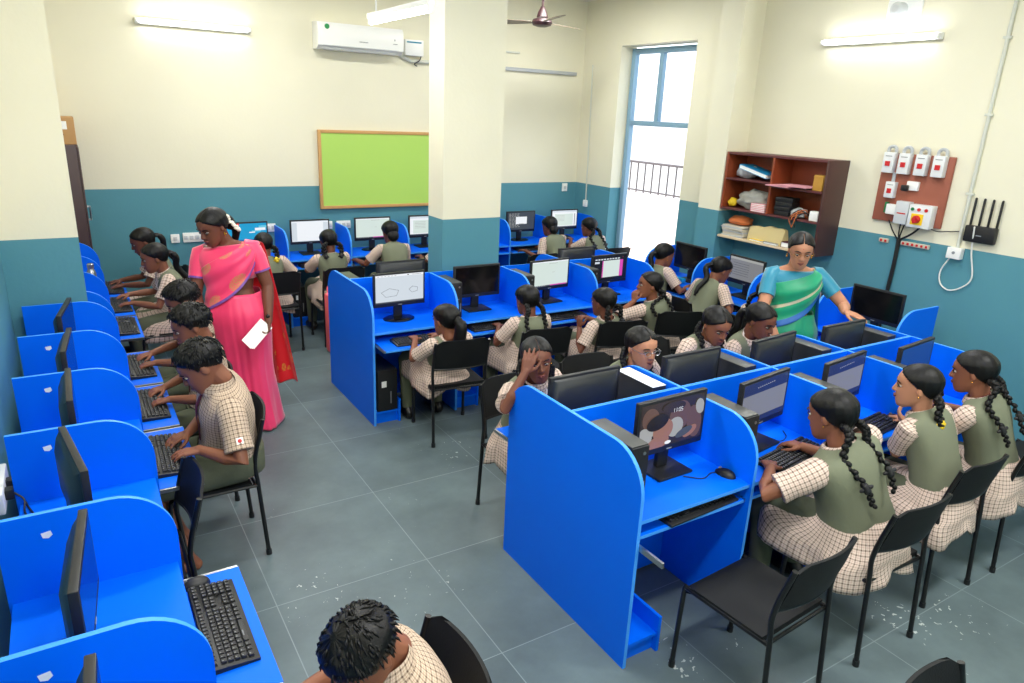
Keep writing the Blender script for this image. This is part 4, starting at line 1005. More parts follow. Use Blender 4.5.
def hair_cap(person, C, R, k, boy, part=True, seed=0):
    m = M(); nu = 64; zs = [-.095 + .195*i/30 for i in range(31)] + [.1035, .106, .107]; rings = []
    for iz, z in enumerate(zs):
        w, yf, yb = head_slice(z); cy, hy = (yf + yb)/2, (yf - yb)/2; row = []
        for i in range(nu):
            a = 2*PI*i/nu + PI/2; c, s_ = math.cos(a), math.sin(a); q = 1/(abs(c)**2.3 + abs(s_)**2.3)**(1/2.3)
            n = V((c, s_, 0)); p = V((w*c*q, cy + hy*s_*q, z)); top = sstep(.045, .107, z)
            if boy:
                nz = noise.noise(V((c*2.2, s_*2.2, z*26 + seed)))
                s = z - (.010 + .72*p.y + .006*nz) + .028*math.exp(-((p.y-.014)/.012)**2)
                th = .0065 + (.014*sstep(-.03, .05, z) + .0045*nz + .0045*noise.noise(V((c*8, s_*8, z*75 + seed))))*sstep(.0, .045, s)
                if p.y > .03: th += .004*sstep(.05, .08, z)
            else:
                s = z - (-.002 + .86*p.y) - .010*math.exp(-(c/.25)**2)*(s_ > 0)
                th = .0085 + .0016*math.sin(a*19 + z*20)*(1 - top) + .004*sstep(.0, -.08, p.y)
                if part and s_ > -.55: th -= .0105*math.exp(-(p.x/.0020)**2)*sstep(.05, .075, z)
            th = -.013 + (th + .013)*sstep(-.004, .009, s)
            side = 1 - .75*top
            row.append(C + R @ ((p + n*th*side + V((0, 0, th*top)))*k))
        rings.append(row)
    m.loft(rings)
    if boy:                                                  # short tufts
        rq = random.Random(seed)
        for q_ in range(420):
            z = -.05 + .15*rq.random()**.7; a = 2*PI*rq.random(); w, yf, yb = head_slice(z); cy, hy = (yf + yb)/2, (yf - yb)/2; c, s_ = math.cos(a), math.sin(a); top = sstep(.045, .107, z)
            p = V((w*c, cy + hy*s_, z)); s = z - (.022 + .72*p.y)
            if s < 0: continue
            n = (V((c*(1 - .8*top), s_*(1 - .8*top), .25 + top))).normalized(); t_ = (V((.4*c + .5*(rq.random()-.5), .5 + .4*s_, -.75 + .5*top + .3*(rq.random()-.5)))); t_ = (t_ - n*t_.dot(n)).normalized()
            b0 = p + n*(.013 + .006*rq.random()); l = .020 + .016*rq.random()
            m.tube([C + R @ (x*k) for x in (b0 - t_*l*.5, b0 + n*.006, b0 + t_*l*.55 + n*.002)], [.0018, .0042, .0006], 5)
    return m.build('hair', 'hair_black', person, 180)
def braid(person, pts, r, name='braid', ribbon='ribbon_black', tail=True, rib_at=.80):
    P = catmull(pts, 14); m = M(); n = len(P); L = sum((P[i+1]-P[i]).length for i in range(n-1)); steps = max(6, int(L/(r*.74)))
    for q in range(steps):
        t = q/(steps-1)*(n-1); i = min(int(t), n-2); p = P[i].lerp(P[i+1], t-i); tn = (P[i+1]-P[i]).normalized()
        sd = tn.cross(V((.3, .8, .5))).normalized(); k = 1 - .35*q/steps; s = 1 if q % 2 else -1
        a = (tn + sd*.5*s).normalized(); b = a.cross(sd).normalized(); cc = b.cross(a); Rm = Matrix((cc, b, a)).transposed()
        m.ell(p + sd*(.36*r*k*s), (r*.85*k, r*.92*k, r*1.15*k), Rm, 9, 6)
    b = m.build(name, 'hair_black', person, 180)
    i = int((n-1)*rib_at); p = P[i]; tn = (P[min(i+1, n-1)]-P[i-1]).normalized(); sd = tn.cross(V((.2, .9, .4))).normalized()
    m = M(); m.cap_tube([p - tn*.012, p + tn*.012], r*.85, 10)
    if ribbon:
        for s in (-1, 1): m.ell(p + sd*s*.017, (.017, .008, .010), frame(sd.cross(tn), tn), 10, 6)
        m.build('ribbon', ribbon, b, 180)
    return b
def ring(C, r, f, w, df, db, n=28, e=2.4, lift=0.0, up=V((0, 0, 1))):
    out = []
    for i in range(n):
        a = 2*PI*i/n; c, s = math.cos(a), math.sin(a); q = 1/(abs(c)**e + abs(s)**e)**(1/e)
        out.append(C + r*(w*c*q) + f*((df if s > 0 else db)*s*q) + up*(lift*abs(c*q)**2))
    return out
TG = [(-.16, .142, .118, .128), (-.05, .150, .120, .130), (.10, .146, .112, .120), (.30, .132, .104, .104), (.48, .130, .104, .098), (.64, .142, .108, .100), (.78, .154, .100, .096), (.87, .158, .084, .088), (.935, .146, .068, .076), (.985, .098, .054, .062), (1.02, .060, .050, .054)]
def ik(S, T, a, b, hint):
    d = T - S; L = d.length
    if L > (a+b)*.992: T = S + d*((a+b)*.992/L); d = T - S; L = d.length
    u = d/L; x = (a*a - b*b + L*L)/(2*L); h = math.sqrt(max(a*a - x*x, 0))
    p = (hint - u*hint.dot(u)).normalized(); return S + u*x + p*h, T
def hand_geo(m, W_, d, n, side, k, curl=.5, spread=1.0, fr=1.0):
    """wrist, finger direction, palm normal (out of the palm), thumb direction"""
    d = V(d).normalized(); n = V(n); n = (n - d*n.dot(d)).normalized(); s = d.cross(n)
    if s.dot(side) < 0: s = -s
    kn = []
    for i, (o, l) in enumerate(((.030, .070), (.0105, .078), (-.010, .072), (-.029, .058))):
        kp = W_ + d*((.082 - .006*abs(i-1.2))*k) + s*(o*k); kn.append(kp)
        m.cap_tube([W_ + d*.01*k + s*(o*.45*k), kp], [.014*k, .0115*k], 10)
        p = kp; dd = (d + s*((o/.03)*.14*spread)).normalized(); pts = [p]; ang = 0
        for j, fl in enumerate((.42, .32, .26)):
            ang += curl*(.55, .75, .5)[j]*(1 + .1*i*(curl > .3))
            p = p + (dd*math.cos(ang) + n*math.sin(ang))*(l*fl*k); pts.append(p)
        m.cap_tube(pts, [.0092*k*fr, .0085*k*fr, .0078*k*fr, .0066*k*fr], 9)
    b = W_ + d*.022*k + s*.024*k; t1 = b + (d*.55 + s*.75 + n*.25).normalized()*.038*k; t2 = t1 + (d*.85 + s*.35 + n*.3).normalized()*.030*k; t3 = t2 + (d*.95 + n*.3 + s*.05).normalized()*.022*k
    m.cap_tube([W_ + d*.012*k + s*.008*k, b, t1, t2, t3], [.014*k, .0135*k, .0105*k*fr, .0095*k*fr, .0078*k*fr], 9)
    return kn
class Person:
    """seated or standing figure; all geometry is local to the base point on the floor"""
    def __init__(s, base, name='person'): s.base = V((base[0], base[1], 0))
    def L(s, p): return V(p) - s.base
def person(hc, pel, heading, label, sex='girl', yaw=0, pitch=-12, roll=0, hands=(None, None), hk=1.08, bk=1.0, wide=1.0, skin='skin_dark', hair=('braids', 0), elbow=(None, None), curl=(.55, .55), palm=(None, None), fdir=(None, None),
           vox=.0052, dec=.22, face=True, feet=0.0, shoes='leather_black', glasses=False, smile=0.0, knee_spread=.10, skirt_len=1.0, lanyard=None, ribbon='ribbon_black', part=True, seat=.452, group='pupils in checked uniforms', look=(0, -.15), extras=None):
    base = V((pel[0], pel[1], 0)); Lc = lambda p: V(p) - base
    f = dirv(heading); r = V((f.y, -f.x, 0)); up = V((0, 0, 1))
    hf = dirv(heading + yaw); hf = V((hf.x*math.cos(math.radians(pitch)), hf.y*math.cos(math.radians(pitch)), math.sin(math.radians(pitch))))
    R = frame(hf)
    if roll: R = R @ Matrix.Rotation(math.radians(roll), 3, 'Y')
    C = Lc(hc); Pv = V((0, 0, seat + .10*bk))
    hp = math.radians(pitch*.45); Rn = frame(V((hf.x*1, hf.y*1, 0)).normalized()*math.cos(hp) + up*math.sin(hp)); nl = .112 if sex == 'boy' else .122
    N = C + R @ V((0, -.022*hk, -.02*hk)) + Rn @ V((0, -.012*hk, -(nl - .02)*hk)); N -= f*.004
    ax = (N - Pv); TL = ax.length; mid = (Pv + N)/2 - f*(.035) ; cen = lambda t: (Pv*(1-t)**2 + mid*2*t*(1-t) + N*t*t) if 0 <= t <= 1 else (Pv + (mid-Pv)*2*t if t < 0 else N + (N-mid)*2*(t-1))
    def tangent(t): return (cen(t + .02) - cen(t - .02)).normalized()
    def tframe(t): u = tangent(t); ff = (f - u*f.dot(u)).normalized(); rr = ff.cross(u); return rr, ff, u
    bk2 = bk*wide
    # -------- skeleton
    rr, ff, uu = tframe(.88)
    SH = {q: cen(.90) + rr*(q*.150*bk2) - uu*.012 for q in (-1, 1)}      # -1 left, +1 right
    ua, fa = .235*bk, .215*bk
    arm = {}
    for q, i in ((-1, 0), (1, 1)):
        T = hands[i]; T = Lc(T) if T is not None else Pv + f*.30 + r*(q*.12) + up*.10
        hint = V(elbow[i]) if elbow[i] is not None else (r*q*.7 - up*.9 - f*.15)
        E, T = ik(SH[q], T, ua, fa, hint)
        fd = V(fdir[i]) if fdir[i] is not None else ((T-E).normalized()*.5 + f*.8 - up*.12)
        pn = V(palm[i]) if palm[i] is not None else -up
        arm[q] = (SH[q], E, T, fd, pn, -r*q)
    HP = {q: Pv + r*(q*.075*bk2) - up*.01 for q in (-1, 1)}
    leg = {}
    for q in (-1, 1):
        K = Pv + f*(.385*bk) + r*(q*(.075 + knee_spread*.5)*bk) - up*.03; K.z = seat + .058*bk
        A = V((K.x, K.y, .085)) - f*(.03 + feet) + r*(q*.01)
        leg[q] = (HP[q], K, A, A + f*.13*bk - up*.045)
    # -------- body, one continuous surface
    m = M(); head_geo(m, C, R, hk)
    m.cap_tube([N - uu*.03, N + uu*.01, N.lerp(C, .4)], [.046*hk, .045*hk, .046*hk], 14)
    m.loft([ring(cen(t) - tangent(t)*(.012 if t > .84 else 0), *tframe(t)[:2], (w - (.014 if t < .84 else .026))*bk2, (a - (.013 if t < .84 else .018))*bk*wide, (b - (.013 if t < .84 else .018))*bk*wide, 24) for t, w, a, b in TG])
    for q in (-1, 1):
        S, E, T, fd, pn, sd = arm[q]
        m.cap_tube([S - rr*q*.03*bk, S, S.lerp(E, .5), E, E.lerp(T, .35), T, T + (T-E).normalized()*.012], [a*bk*(.5 + .5*wide) for a in (.044, .043, .037, .031, .032, .0215, .021)], 12)
        hand_geo(m, T, fd, pn, sd, .93*bk, curl[0 if q < 0 else 1], fr=1.0 if vox < .0056 else 1.15)
        Hh, K, A, F = leg[q]
        m.cap_tube([Hh, Hh.lerp(K, .5), K], [.074*bk2, .064*bk2, .047*bk], 12); m.cap_tube([K, K.lerp(A, .35), A], [.046*bk, .045*bk, .030*bk], 12)
        heel = V((A.x, A.y, .034)) - f*.03; ball = V((F.x, F.y, .026)); toe = ball + f*.055
        m.cap_tube([A, heel], [.030*bk, .030*bk], 10); m.cap_tube([heel, ball, toe], [.030*bk, .032*bk, .022*bk], 10)
    body = bpy.data.objects.new('person', remesh(m, vox, dec)); COL.objects.link(body); body.data.materials.append(MT[skin]); body.location = base
    tag(body, label, 'person', group)
    if face: face_parts(body, C, R, hk, look, smile)
    hair_cap(body, C, R, hk, sex == 'boy', part, seed=int(abs(hc[0]*37 + hc[1]*91)) % 50)
    P = lambda x, y, z: C + R @ V((x*hk, y*hk, z*hk))
    # -------- clothes
    boy = sex == 'boy'
    ck = 'check_boys' if boy else 'check'
    g = .004
    for q in (-1, 1):
        S, E, T, *_ = arm[q]; fr_ = .78 if boy else .72; a0 = S - rr*q*.035*bk + uu*.004; end = S.lerp(E, fr_); m = M(); d_ = (E-S).normalized()
        w0 = bk*(.4 + .6*wide)
        m.tube([a0, S - rr*q*.01 + uu*.003, S.lerp(E, .22), S.lerp(E, .5), end, end + d_*.001, end - d_*.03], [(.050 + g)*w0, (.055 + g)*w0, (.054 + g)*w0, (.051 + g)*w0, (.056 + g)*w0, (.052 + g)*w0, (.046)*w0], 16, 0, True, True)
        m.build('sleeve', ck, body, 60)
    tr = TG if not boy else [(-.10,) + TG[0][1:]] + TG[1:]
    rows = []
    for t, w, a, b in tr:
        rq, fq, uq = tframe(t); rows.append(ring(cen(t), rq, fq, (w + g)*bk2, (a + g)*bk*wide, (b + g)*bk*wide, 36))
    # hem thickness and neckline
    rq, fq, uq = tframe(tr[0][0]); rows.insert(0, ring(cen(tr[0][0]), rq, fq, (tr[0][1] - .006)*bk2, (tr[0][2] - .006)*bk*wide, (tr[0][3] - .006)*bk*wide, 36))
    rows.insert(0, ring(cen(.0), rq, fq, (tr[0][1] - .02)*bk2, (tr[0][2] - .02)*bk*wide, (tr[0][3] - .02)*bk*wide, 36))
    m = M(); m.loft(rows, 0, True, False, True)
    if boy:
        m.build('shirt', ck, body, 60)
        m = M()                                              # collar
        m.loft([ring(N - uu*.012, rr, ff, .064*bk, .056*bk, .058*bk, 24), ring(N + uu*.036 - ff*.006, rr, ff, .058*bk, .055*bk, .056*bk, 24), ring(N + uu*.018 + ff*.004, rr, ff, .076*bk, .078*bk, .066*bk, 24), ring(N - uu*.020 + ff*.006, rr, ff, .088*bk, .086*bk, .074*bk, 24)], 0, False, False, True); m.build('collar', ck, body, 60)
        m = M(); pts = [cen(t) + tframe(t)[1]*((a + .010)*bk*wide) for t, w, a, b in TG if .25 < t < .99][::-1]
        m.tube(pts, [(.012, .003)]*2 + [(.020, .003)]*(len(pts)-2), 8, 0, True, False, 1.0, up=tuple(ff)); m.build('tie', 'tie_maroon', body, 60)
        m = M(); S, E, T, *_ = arm[-1]; d_ = (E-S).normalized()
        m2 = M(); cc = S.lerp(E, .62); oo = (r*-1*.7 + up*.6 - d_*((r*-1*.7 + up*.6).dot(d_))).normalized(); sd_ = d_.cross(oo)
        q0 = cc + oo*(.0555*bk*(.4 + .6*wide)); m2.obox(q0, (.032, .032, .004), Matrix((d_, sd_, oo)).transposed(), 0, .001); b_ = m2.build('sleeve_badge', 'paper', body, 0)
        m2 = M(); m2.ell(q0 + oo*.002, (.010, .010, .002), Matrix((d_, sd_, oo)).transposed(), 10, 6); m2.build('badge_mark', 'switch_red', b_)
    else:
        nf = 36
        for k_ in range(len(m.f)):                           # v-neck shows the checked shirt
            vs = m.f[k_]
            if len(vs) == 4:
                i = vs[0] % nf; j = vs[0]//nf; a = 2*PI*(i+.5)/nf; t_ = tr[min(max(j-2, 0), len(tr)-1)][0]
                if t_ > .74 and abs(a - PI/2) < .42 - .0*t_ - (.20 if t_ < .86 else 0): m.mi[k_] = 1
        m.build('vest', ['olive_cloth', ck], body, 60)
        m = M(); m.loft([ring(N - uu*.016, rr, ff, .072*bk, .064*bk, .064*bk, 24), ring(N + uu*.012, rr, ff, .058*bk, .053*bk, .056*bk, 24), ring(N + uu*.006 + ff*.004, rr, ff, .070*bk, .068*bk, .062*bk, 24), ring(N - uu*.018 + ff*.006, rr, ff, .085*bk, .078*bk, .068*bk, 24)], 0, False, False, True); m.build('collar', ck, body, 60)
    # trousers / shorts
    for q in (-1, 1):
        Hh, K, A, F = leg[q]; m = M()
        if boy: m.tube([Hh - f*.05, Hh.lerp(K, .4), K - f*.03, K + f*.0 - up*.004, K - f*.02], [.088*bk2, .080*bk2, .070*bk, .068*bk, .055*bk], 16)
        else: m.tube([Hh - f*.05, Hh.lerp(K, .5), K - f*.02 + up*.004, K + f*.022 - up*.03, K.lerp(A, .35), K.lerp(A, .85), A + up*.005, A + up*.02], [.088*bk2, .078*bk2, .066*bk, .064*bk, .063*bk, .052*bk, .046*bk, .036*bk], 16)
        m.build('shorts_leg' if boy else 'trouser_leg', 'olive_pants', body, 60)
        if shoes:
            m = M(); heel = V((A.x, A.y, .036)) - f*.04; ball = V((F.x, F.y, .030)); toe = ball + f*.07
            m.cap_tube([A + up*.0 - f*.005, heel + up*.01], [.040*bk, .040*bk], 12); m.cap_tube([heel, ball, toe], [.036*bk, .041*bk, .030*bk], 12)
            for i, v in enumerate(m.v): m.v[i] = (v[0], v[1], max(v[2], .001))
            m.build('shoe', shoes, body, 60)
    if boy:
        m = M(); rows = []
        for z_, w_ in ((-.075, .14), (-.06, .155), (.0, .158), (.05, .150)): rows.append(ring(Pv + up*z_ - f*.01, r, f, w_*bk2, .13*bk*wide, .135*bk*wide, 24))
        m.loft(rows); m.build('shorts_seat', 'olive_pants', body, 60)
        m = M(); m.loft([ring(cen(.06), *tframe(.06)[:2], w_*bk2, (w_-.035)*bk*wide, (w_-.03)*bk*wide, 24) for w_ in (.150,)] + [ring(cen(.06) + uu*.03, *tframe(.06)[:2], .150*bk2, .115*bk*wide, .12*bk*wide, 24)], 0, False, False); 
        m.build('belt', 'leather_black', body, 60)
    else:
        m = M(); n = 48; rows = []; kw = bk*wide; sl = skirt_len; ph0 = hc[0]*5
        def skr(kind):
            out = []
            for i in range(n):
                a = 2*PI*i/n; c, s = math.cos(a), math.sin(a); fr_ = max(s, 0); ba = max(-s, 0)
                if kind == 0: p = Pv + up*.10 + r*(c*.135*kw) + f*(s*.115*kw)
                if kind == 1: p = Pv + up*(.03 + .035*fr_) + r*(c*.165*kw) + f*(s*(.16 if s > 0 else .15)*kw)
                if kind == 2:
                    q_ = 1/(abs(c)**3.2 + abs(s)**3.2)**(1/3.2); p = Pv + r*(c*q_*.185*kw) + f*(s*q_*(.27*sl if s > 0 else .165*kw)) + up*(.048*fr_ - .03*abs(c) - .045*ba)
                if kind == 3:
                    q_ = 1/(abs(c)**3.6 + abs(s)**3.6)**(1/3.6); rip = .010*math.sin(7*a + ph0); p = Pv + r*(c*q_*(.205*kw + rip)) + f*(s*q_*(.40*sl if s > 0 else .165*kw)) + up*(.040*fr_ - .085*abs(c) - .075*ba)
                if kind == 4:
                    q_ = 1/(abs(c)**3.6 + abs(s)**3.6)**(1/3.6); rip = .022*math.sin(7*a + ph0) + .008*math.sin(13*a); p = Pv + r*(c*q_*(.212*kw + rip*.7)) + f*(s*q_*(.44*sl + rip if s > 0 else .178*kw + rip*.6)) + up*(-.06*fr_ - .165*abs(c) - .125*ba)
                p.z = max(p.z, seat + .006) if (ba > .2 and kind < 4) else p.z
                out.append(p)
            return out
        KR = [skr(k_) for k_ in range(5)]
        cols = [catmull([KR[k_][i] for k_ in range(5)], 4) for i in range(n)]
        rows = [[cols[i][j] for i in range(n)] for j in range(len(cols[0]))]
        m.loft(rows, 0, False, False, True)
        o = m.build('kurta_skirt', ck, body, 180)
        sd_ = o.modifiers.new('thickness', 'SOLIDIFY'); sd_.thickness = .004
    # -------- hair dressing
    kind = hair[0] if not boy else None
    if kind == 'braids':
        side = hair[1]                                       # 0 both back, 1 both over the front
        for q in (-1, 1):
            st = P(q*.050, -.080, -.030)
            if side == 0: pts = [st, P(q*.062, -.108, -.065), N + rr*(q*.085) - ff*.085 - uu*.02, N + rr*(q*.085) - ff*.125*wide - uu*.14, N + rr*(q*.075) - ff*.13*wide - uu*.25]
            elif side == 1: pts = [P(q*.066, -.055, -.03), P(q*.085, -.04, -.075), N + rr*(q*.095) + ff*.035 + uu*.012, N + rr*(q*.10) + ff*.12 - uu*.09, N + rr*(q*.095) + ff*.135 - uu*.20]
            else: pts = [st, P(q*.080, -.10, -.05), P(q*.09, -.095, -.11), P(q*.075, -.115, -.16), P(q*.06, -.10, -.05)]
            braid(body, pts, 0.019 if vox < .006 else .021, 'braid', ribbon)
    elif kind == 'pony':
        st = P(0, -.098, .0); m = M(); L_ = hair[1]
        pts = [P(0, -.085, .012), P(0, -.125, .0), P(.0, -.145, -.05), N - ff*.11 - uu*.02 + rr*.01, N - ff*.14 - uu*L_*.6, N - ff*.135 - uu*L_]
        m.tube(catmull(pts, 5), [a*.6*(hair[2] if len(hair) > 2 else 1) for a in ([.028]*3 + [.034]*4 + [.045]*5 + [.045]*5 + [.040]*4 + [.034]*3 + [.02]*2)][:26], 12); m.build('ponytail', 'hair_black', body, 180)
        m = M(); m.lathe([(.022, -.008), (.027, 0), (.022, .008)], tuple(P(0, -.118, .003)), 14); m.build('hair_band', ribbon or 'ribbon_black', body, 60)
    elif kind == 'bob':
        m = M(); m.ell(P(0, -.075, -.045), (.062*hk, .04*hk, .06*hk), R, 16, 10); m.build('hair_bun', 'hair_black', body, 180)
    if not boy:
        for q in (-1, 1): m = M(); m.ell(P(q*.076, -.004, -.036), .0042, None, 8, 6); m.build('earring', 'gold', body)
    if lanyard:
        m = M()
        pts = [N - ff*.062*bk + uu*.01] + [N + rr*q*.066*bk + uu*.004 for q in (1,)] + [cen(.86) + rr*.04*bk + ff*(.098*bk*wide), cen(.62) + ff*(.122*bk*wide), cen(.86) - rr*.04*bk + ff*(.098*bk*wide)] + [N - rr*.066*bk + uu*.004, N - ff*.062*bk + uu*.01]
        m.tube(catmull(pts, 6), (.006, .002), 6); o = m.build('lanyard', lanyard, body)
        m = M(); c_ = cen(.57) + ff*(.122*bk*wide); m.obox(c_, (.05, .004, .06), Matrix((rr, ff, uu)).transposed(), 0, .001); m.build('id_card', 'paper', o)
    if glasses:
        m = M()
        for q in (-1, 1): m.tube([P(q*.031 + .019*math.cos(a), .101, .0 + .014*math.sin(a)) for a in [2*PI*i/16 for i in range(17)]], .0016, 6)
        m.tube([P(-.012, .101, .003), P(0, .104, .006), P(.012, .101, .003)], .0016, 6)
        for q in (-1, 1): m.tube([P(q*.050, .100, .003), P(q*.070, .085, .003), P(q*.074, .0, .004)], .0016, 6)
        m.build('spectacles', 'steel', body)
    if extras: extras(body, C, R, hk, arm, base)
    return body, dict(C=C, R=R, N=N, Pv=Pv, cen=cen, tframe=tframe, arm=arm, f=f, r=r, base=base)
# ------------------------------------------------------------------ the two women in saris
LT = [(-.12, .176, .150, .160), (.0, .178, .150, .155), (.15, .160, .135, .135), (.30, .146, .122, .118), (.45, .142, .118, .112), (.60, .155, .132, .112), (.74, .166, .132, .110), (.86, .174, .104, .100), (.935, .158, .076, .084), (.985, .105, .058, .066), (1.02, .062, .052, .056)]
def lady(hc, foot, heading, label, skin, yaw, pitch, hands, fdir, palm, elbow, curl, mats, hair, wide=1.0, group=None, glasses=False, lean=0.0, pallu_end=None, pallu_mats=None, pallu_w=.30, smile=0, tu0=.42):
    base = V((foot[0], foot[1], 0)); f = dirv(heading); r = V((f.y, -f.x, 0)); up = V((0, 0, 1)); hk = 1.12; bk = 1.06; kw = bk*wide
    C = V(hc) - base; hf = dirv(heading + yaw); hf = V((hf.x*math.cos(math.radians(pitch)), hf.y*math.cos(math.radians(pitch)), math.sin(math.radians(pitch)))); R = frame(hf)
    P = lambda x, y, z: C + R @ V((x*hk, y*hk, z*hk))
    N = C + R @ V((0, -.028*hk, -.132*hk)); Pv = V((0, 0, C.z - .62)) + V((C.x, C.y, 0))*.25; mid = (Pv + N)/2 - f*.02
    cen = lambda t: (Pv*(1-t)**2 + mid*2*t*(1-t) + N*t*t) if 0 <= t <= 1 else (Pv + (mid-Pv)*2*t if t < 0 else N + (N-mid)*2*(t-1))
    def tframe(t):
        u = (cen(t + .02) - cen(t - .02)).normalized(); ff = (f - u*f.dot(u)).normalized(); return ff.cross(u), ff, u
    def prof(t):
        for (t0, *a), (t1, *b) in zip(LT, LT[1:]):
            if t <= t1: k = (t-t0)/(t1-t0); return [x + (y-x)*k for x, y in zip(a, b)]
        return LT[-1][1:]
    def surf(t, a, off):
        w, df, db = prof(t); rr, ff, uu = tframe(t); c, s = math.cos(a), math.sin(a); q = 1/(abs(c)**2.4 + abs(s)**2.4)**(1/2.4)
        return cen(t) + rr*((w*kw + off)*c*q) + ff*(((df if s > 0 else db)*kw + off)*s*q)
    rr, ff, uu = tframe(.88); SH = {q: cen(.90) + rr*(q*.158*kw) - uu*.012 for q in (-1, 1)}; arm = {}
    for q, i in ((-1, 0), (1, 1)):
        E, T = ik(SH[q], V(hands[i]) - base, .275*bk, .245*bk, V(elbow[i])); arm[q] = (SH[q], E, T, V(fdir[i]), V(palm[i]), -r*q)
    m = M(); head_geo(m, C, R, hk)
    m.cap_tube([N - (C-N).normalized()*.04, N.lerp(C, .35)], [.055*hk, .050*hk], 14)
    m.loft([ring(cen(t), *tframe(t)[:2], (w - (.012 if t > .3 else .035))*kw, (a - (.012 if t > .3 else .03))*kw, (b - (.012 if t > .3 else .03))*kw, 28) for t, w, a, b in LT])
    for q in (-1, 1):
        S, E, T, fd, pn, sd = arm[q]
        m.cap_tube([S - rr*q*.03, S, S.lerp(E, .5), E, E.lerp(T, .35), T, T + (T-E).normalized()*.012], [a*kw for a in (.052, .052, .046, .037, .038, .025, .024)], 14)
        hand_geo(m, T, fd, pn, sd, 1.0*bk, curl[0 if q < 0 else 1])
        Hh = Pv + r*(q*.085) - up*.02; K = V((Hh.x*.6, Hh.y*.6, .47)) + f*.02 + r*(q*.03); A = V((0, 0, .085)) + r*(q*.085)
        m.cap_tube([Hh, K], [.085, .055], 12); m.cap_tube([K, K.lerp(A, .35), A], [.055, .052, .034], 12); m.cap_tube([A - f*.03 - up*.05, A + f*.10 - up*.057, A + f*.15 - up*.06], [.032, .032, .024], 10)
    body = bpy.data.objects.new('person', remesh(m, .0052, .22)); COL.objects.link(body); body.data.materials.append(MT[skin]); body.location = base
    tag(body, label, 'person', group)
    face_parts(body, C, R, hk, (0, -.25), smile); hair_cap(body, C, R, hk, False, True, 3)
    for q in (-1, 1):
        m = M(); K = V((0, 0, 0)) + r*(q*.085); m.cap_tube([K - f*.05 + up*.016, K + f*.12 + up*.012, K + f*.165 + up*.012], [.036, .042, .034], 12)
        for i, v in enumerate(m.v): m.v[i] = (v[0], v[1], max(.001, v[2]*.45))
        m.build('sandal', 'sandal_brown', body, 60)
    # blouse
    m = M(); rows = [ring(cen(t), *tframe(t)[:2], (prof(t)[0] + o_)*kw, (prof(t)[1] + o_)*kw, (prof(t)[2] + o_)*kw, 36) for t, o_ in ((.50, -.012), (.46, -.004), (.45, .004), (.52, .005), (.60, .005), (.70, .005), (.80, .005), (.88, .004), (.935, .002), (.965, .0), (.95, -.016))]
    m.loft(rows, 0, False, False, True)
    m.build('blouse', mats['blouse'], body, 180)
    for q in (-1, 1):
        S, E, T, *_ = arm[q]; m = M(); d_ = (E-S).normalized(); end = S.lerp(E, .62)
        m.tube([S - rr*q*.04, S - rr*q*.01, S.lerp(E, .25), end - d_*.014, end, end + d_*.001, end - d_*.03], [.058*kw, .062*kw, .058*kw, .054*kw, .055*kw, .050*kw, .046*kw], 16, 0, True, True); m.cur = 1
        for k_ in range(len(m.f)): m.mi[k_] = 1 if 3*16 <= k_ < 5*16 else 0
        m.build('sleeve', [mats['blouse'], mats['trim']], body, 60)
    # draped skirt
    m = M(); n = 72; rows = []; wz = cen(.30).z
    for j, (zf, w, d) in enumerate(((1.0, .158, .138), (.93, .178, .158), (.84, .202, .178), (.66, .188, .165), (.45, .176, .160), (.22, .182, .172), (.08, .196, .190), (.015, .204, .198))):
        z = wz*zf; c0 = V((cen(.30).x*zf, cen(.30).y*zf, z)); row = []
        for i in range(n):
            a = 2*PI*i/n; c, s = math.cos(a), math.sin(a); q = 1/(abs(c)**2.3 + abs(s)**2.3)**(1/2.3)
            amp = (1-zf)*.020 + .003; ple = amp*math.exp(-((a - PI/2 - .25)/.55)**2)*math.sin(26*a) + (1-zf)*.010*math.sin(6*a + 3*zf) + .004*math.sin(9*a - 14*zf)
            row.append(c0 + r*((w*kw + ple)*c*q) + f*((d*kw + ple)*s*q))
        rows.append(row)
    cols = [catmull([rw[i] for rw in rows], 3) for i in range(n)]
    m.loft([[cols[i][j] for i in range(n)] for j in range(len(cols[0]))], 0, False, False, True)
    o = m.build('sari_skirt', mats['skirt'], body, 180); s_ = o.modifiers.new('thickness', 'SOLIDIFY'); s_.thickness = .004
    # pallu across the chest, over the left shoulder and down behind
    nu_, nv_ = 22, 14; G = []
    D = math.radians
    for iu in range(nu_ + 1):
        u = iu/nu_; row = []
        for iv in range(nv_ + 1):
            v = iv/nv_
            tl = -.10 + .40*u + .60*u**4; tu = tu0 + (1.0 - tu0)*(1.06*u - .08*u*u)
            al = D(-40 + 220*u); au = D(-50 + 194*u)
            t = tl + (tu - tl)*v; a = al + (au - al)*v; t = min(t, .985)
            off = .014 + .006*math.sin(v*17 + u*3) + .010*math.sin(PI*u)*(.5 + .5*math.sin(v*5))
            row.append(surf(t, a, off))
        G.append(row)
    sh = SH[-1]; e_ = V(pallu_end) - base; nh = 16
    last = G[-1]
    for k_ in range(1, nh + 1):
        q = k_/nh; row = []
        for iv in range(nv_ + 1):
            v = iv/nv_; p0 = last[iv]
            ctr = sh - f*(.085 + .03*q) - r*(.02 + .06*q) ; tgt = e_ + (r*(.5 - v)*-pallu_w*.9 - f*(v-.5)*.10) 
            p1 = V((tgt.x, tgt.y, e_.z)) + V((0, 0, .02*math.sin(v*9)))
            q1 = min(1, q*2.2); via = sh + up*.035 - f*(.07) - r*(.015) + (r*(v-.5)*.10)
            if q < .2: p = p0.lerp(via, q/.2)
            else:
                s2 = (q-.2)/.8; p = via.lerp(p1, s2); p -= f*(.05*math.sin(PI*s2)) ; p += (f*.016 + r*.01)*math.sin(v*15 + 2*s2)*s2
            row.append(p)
        G.append(row)
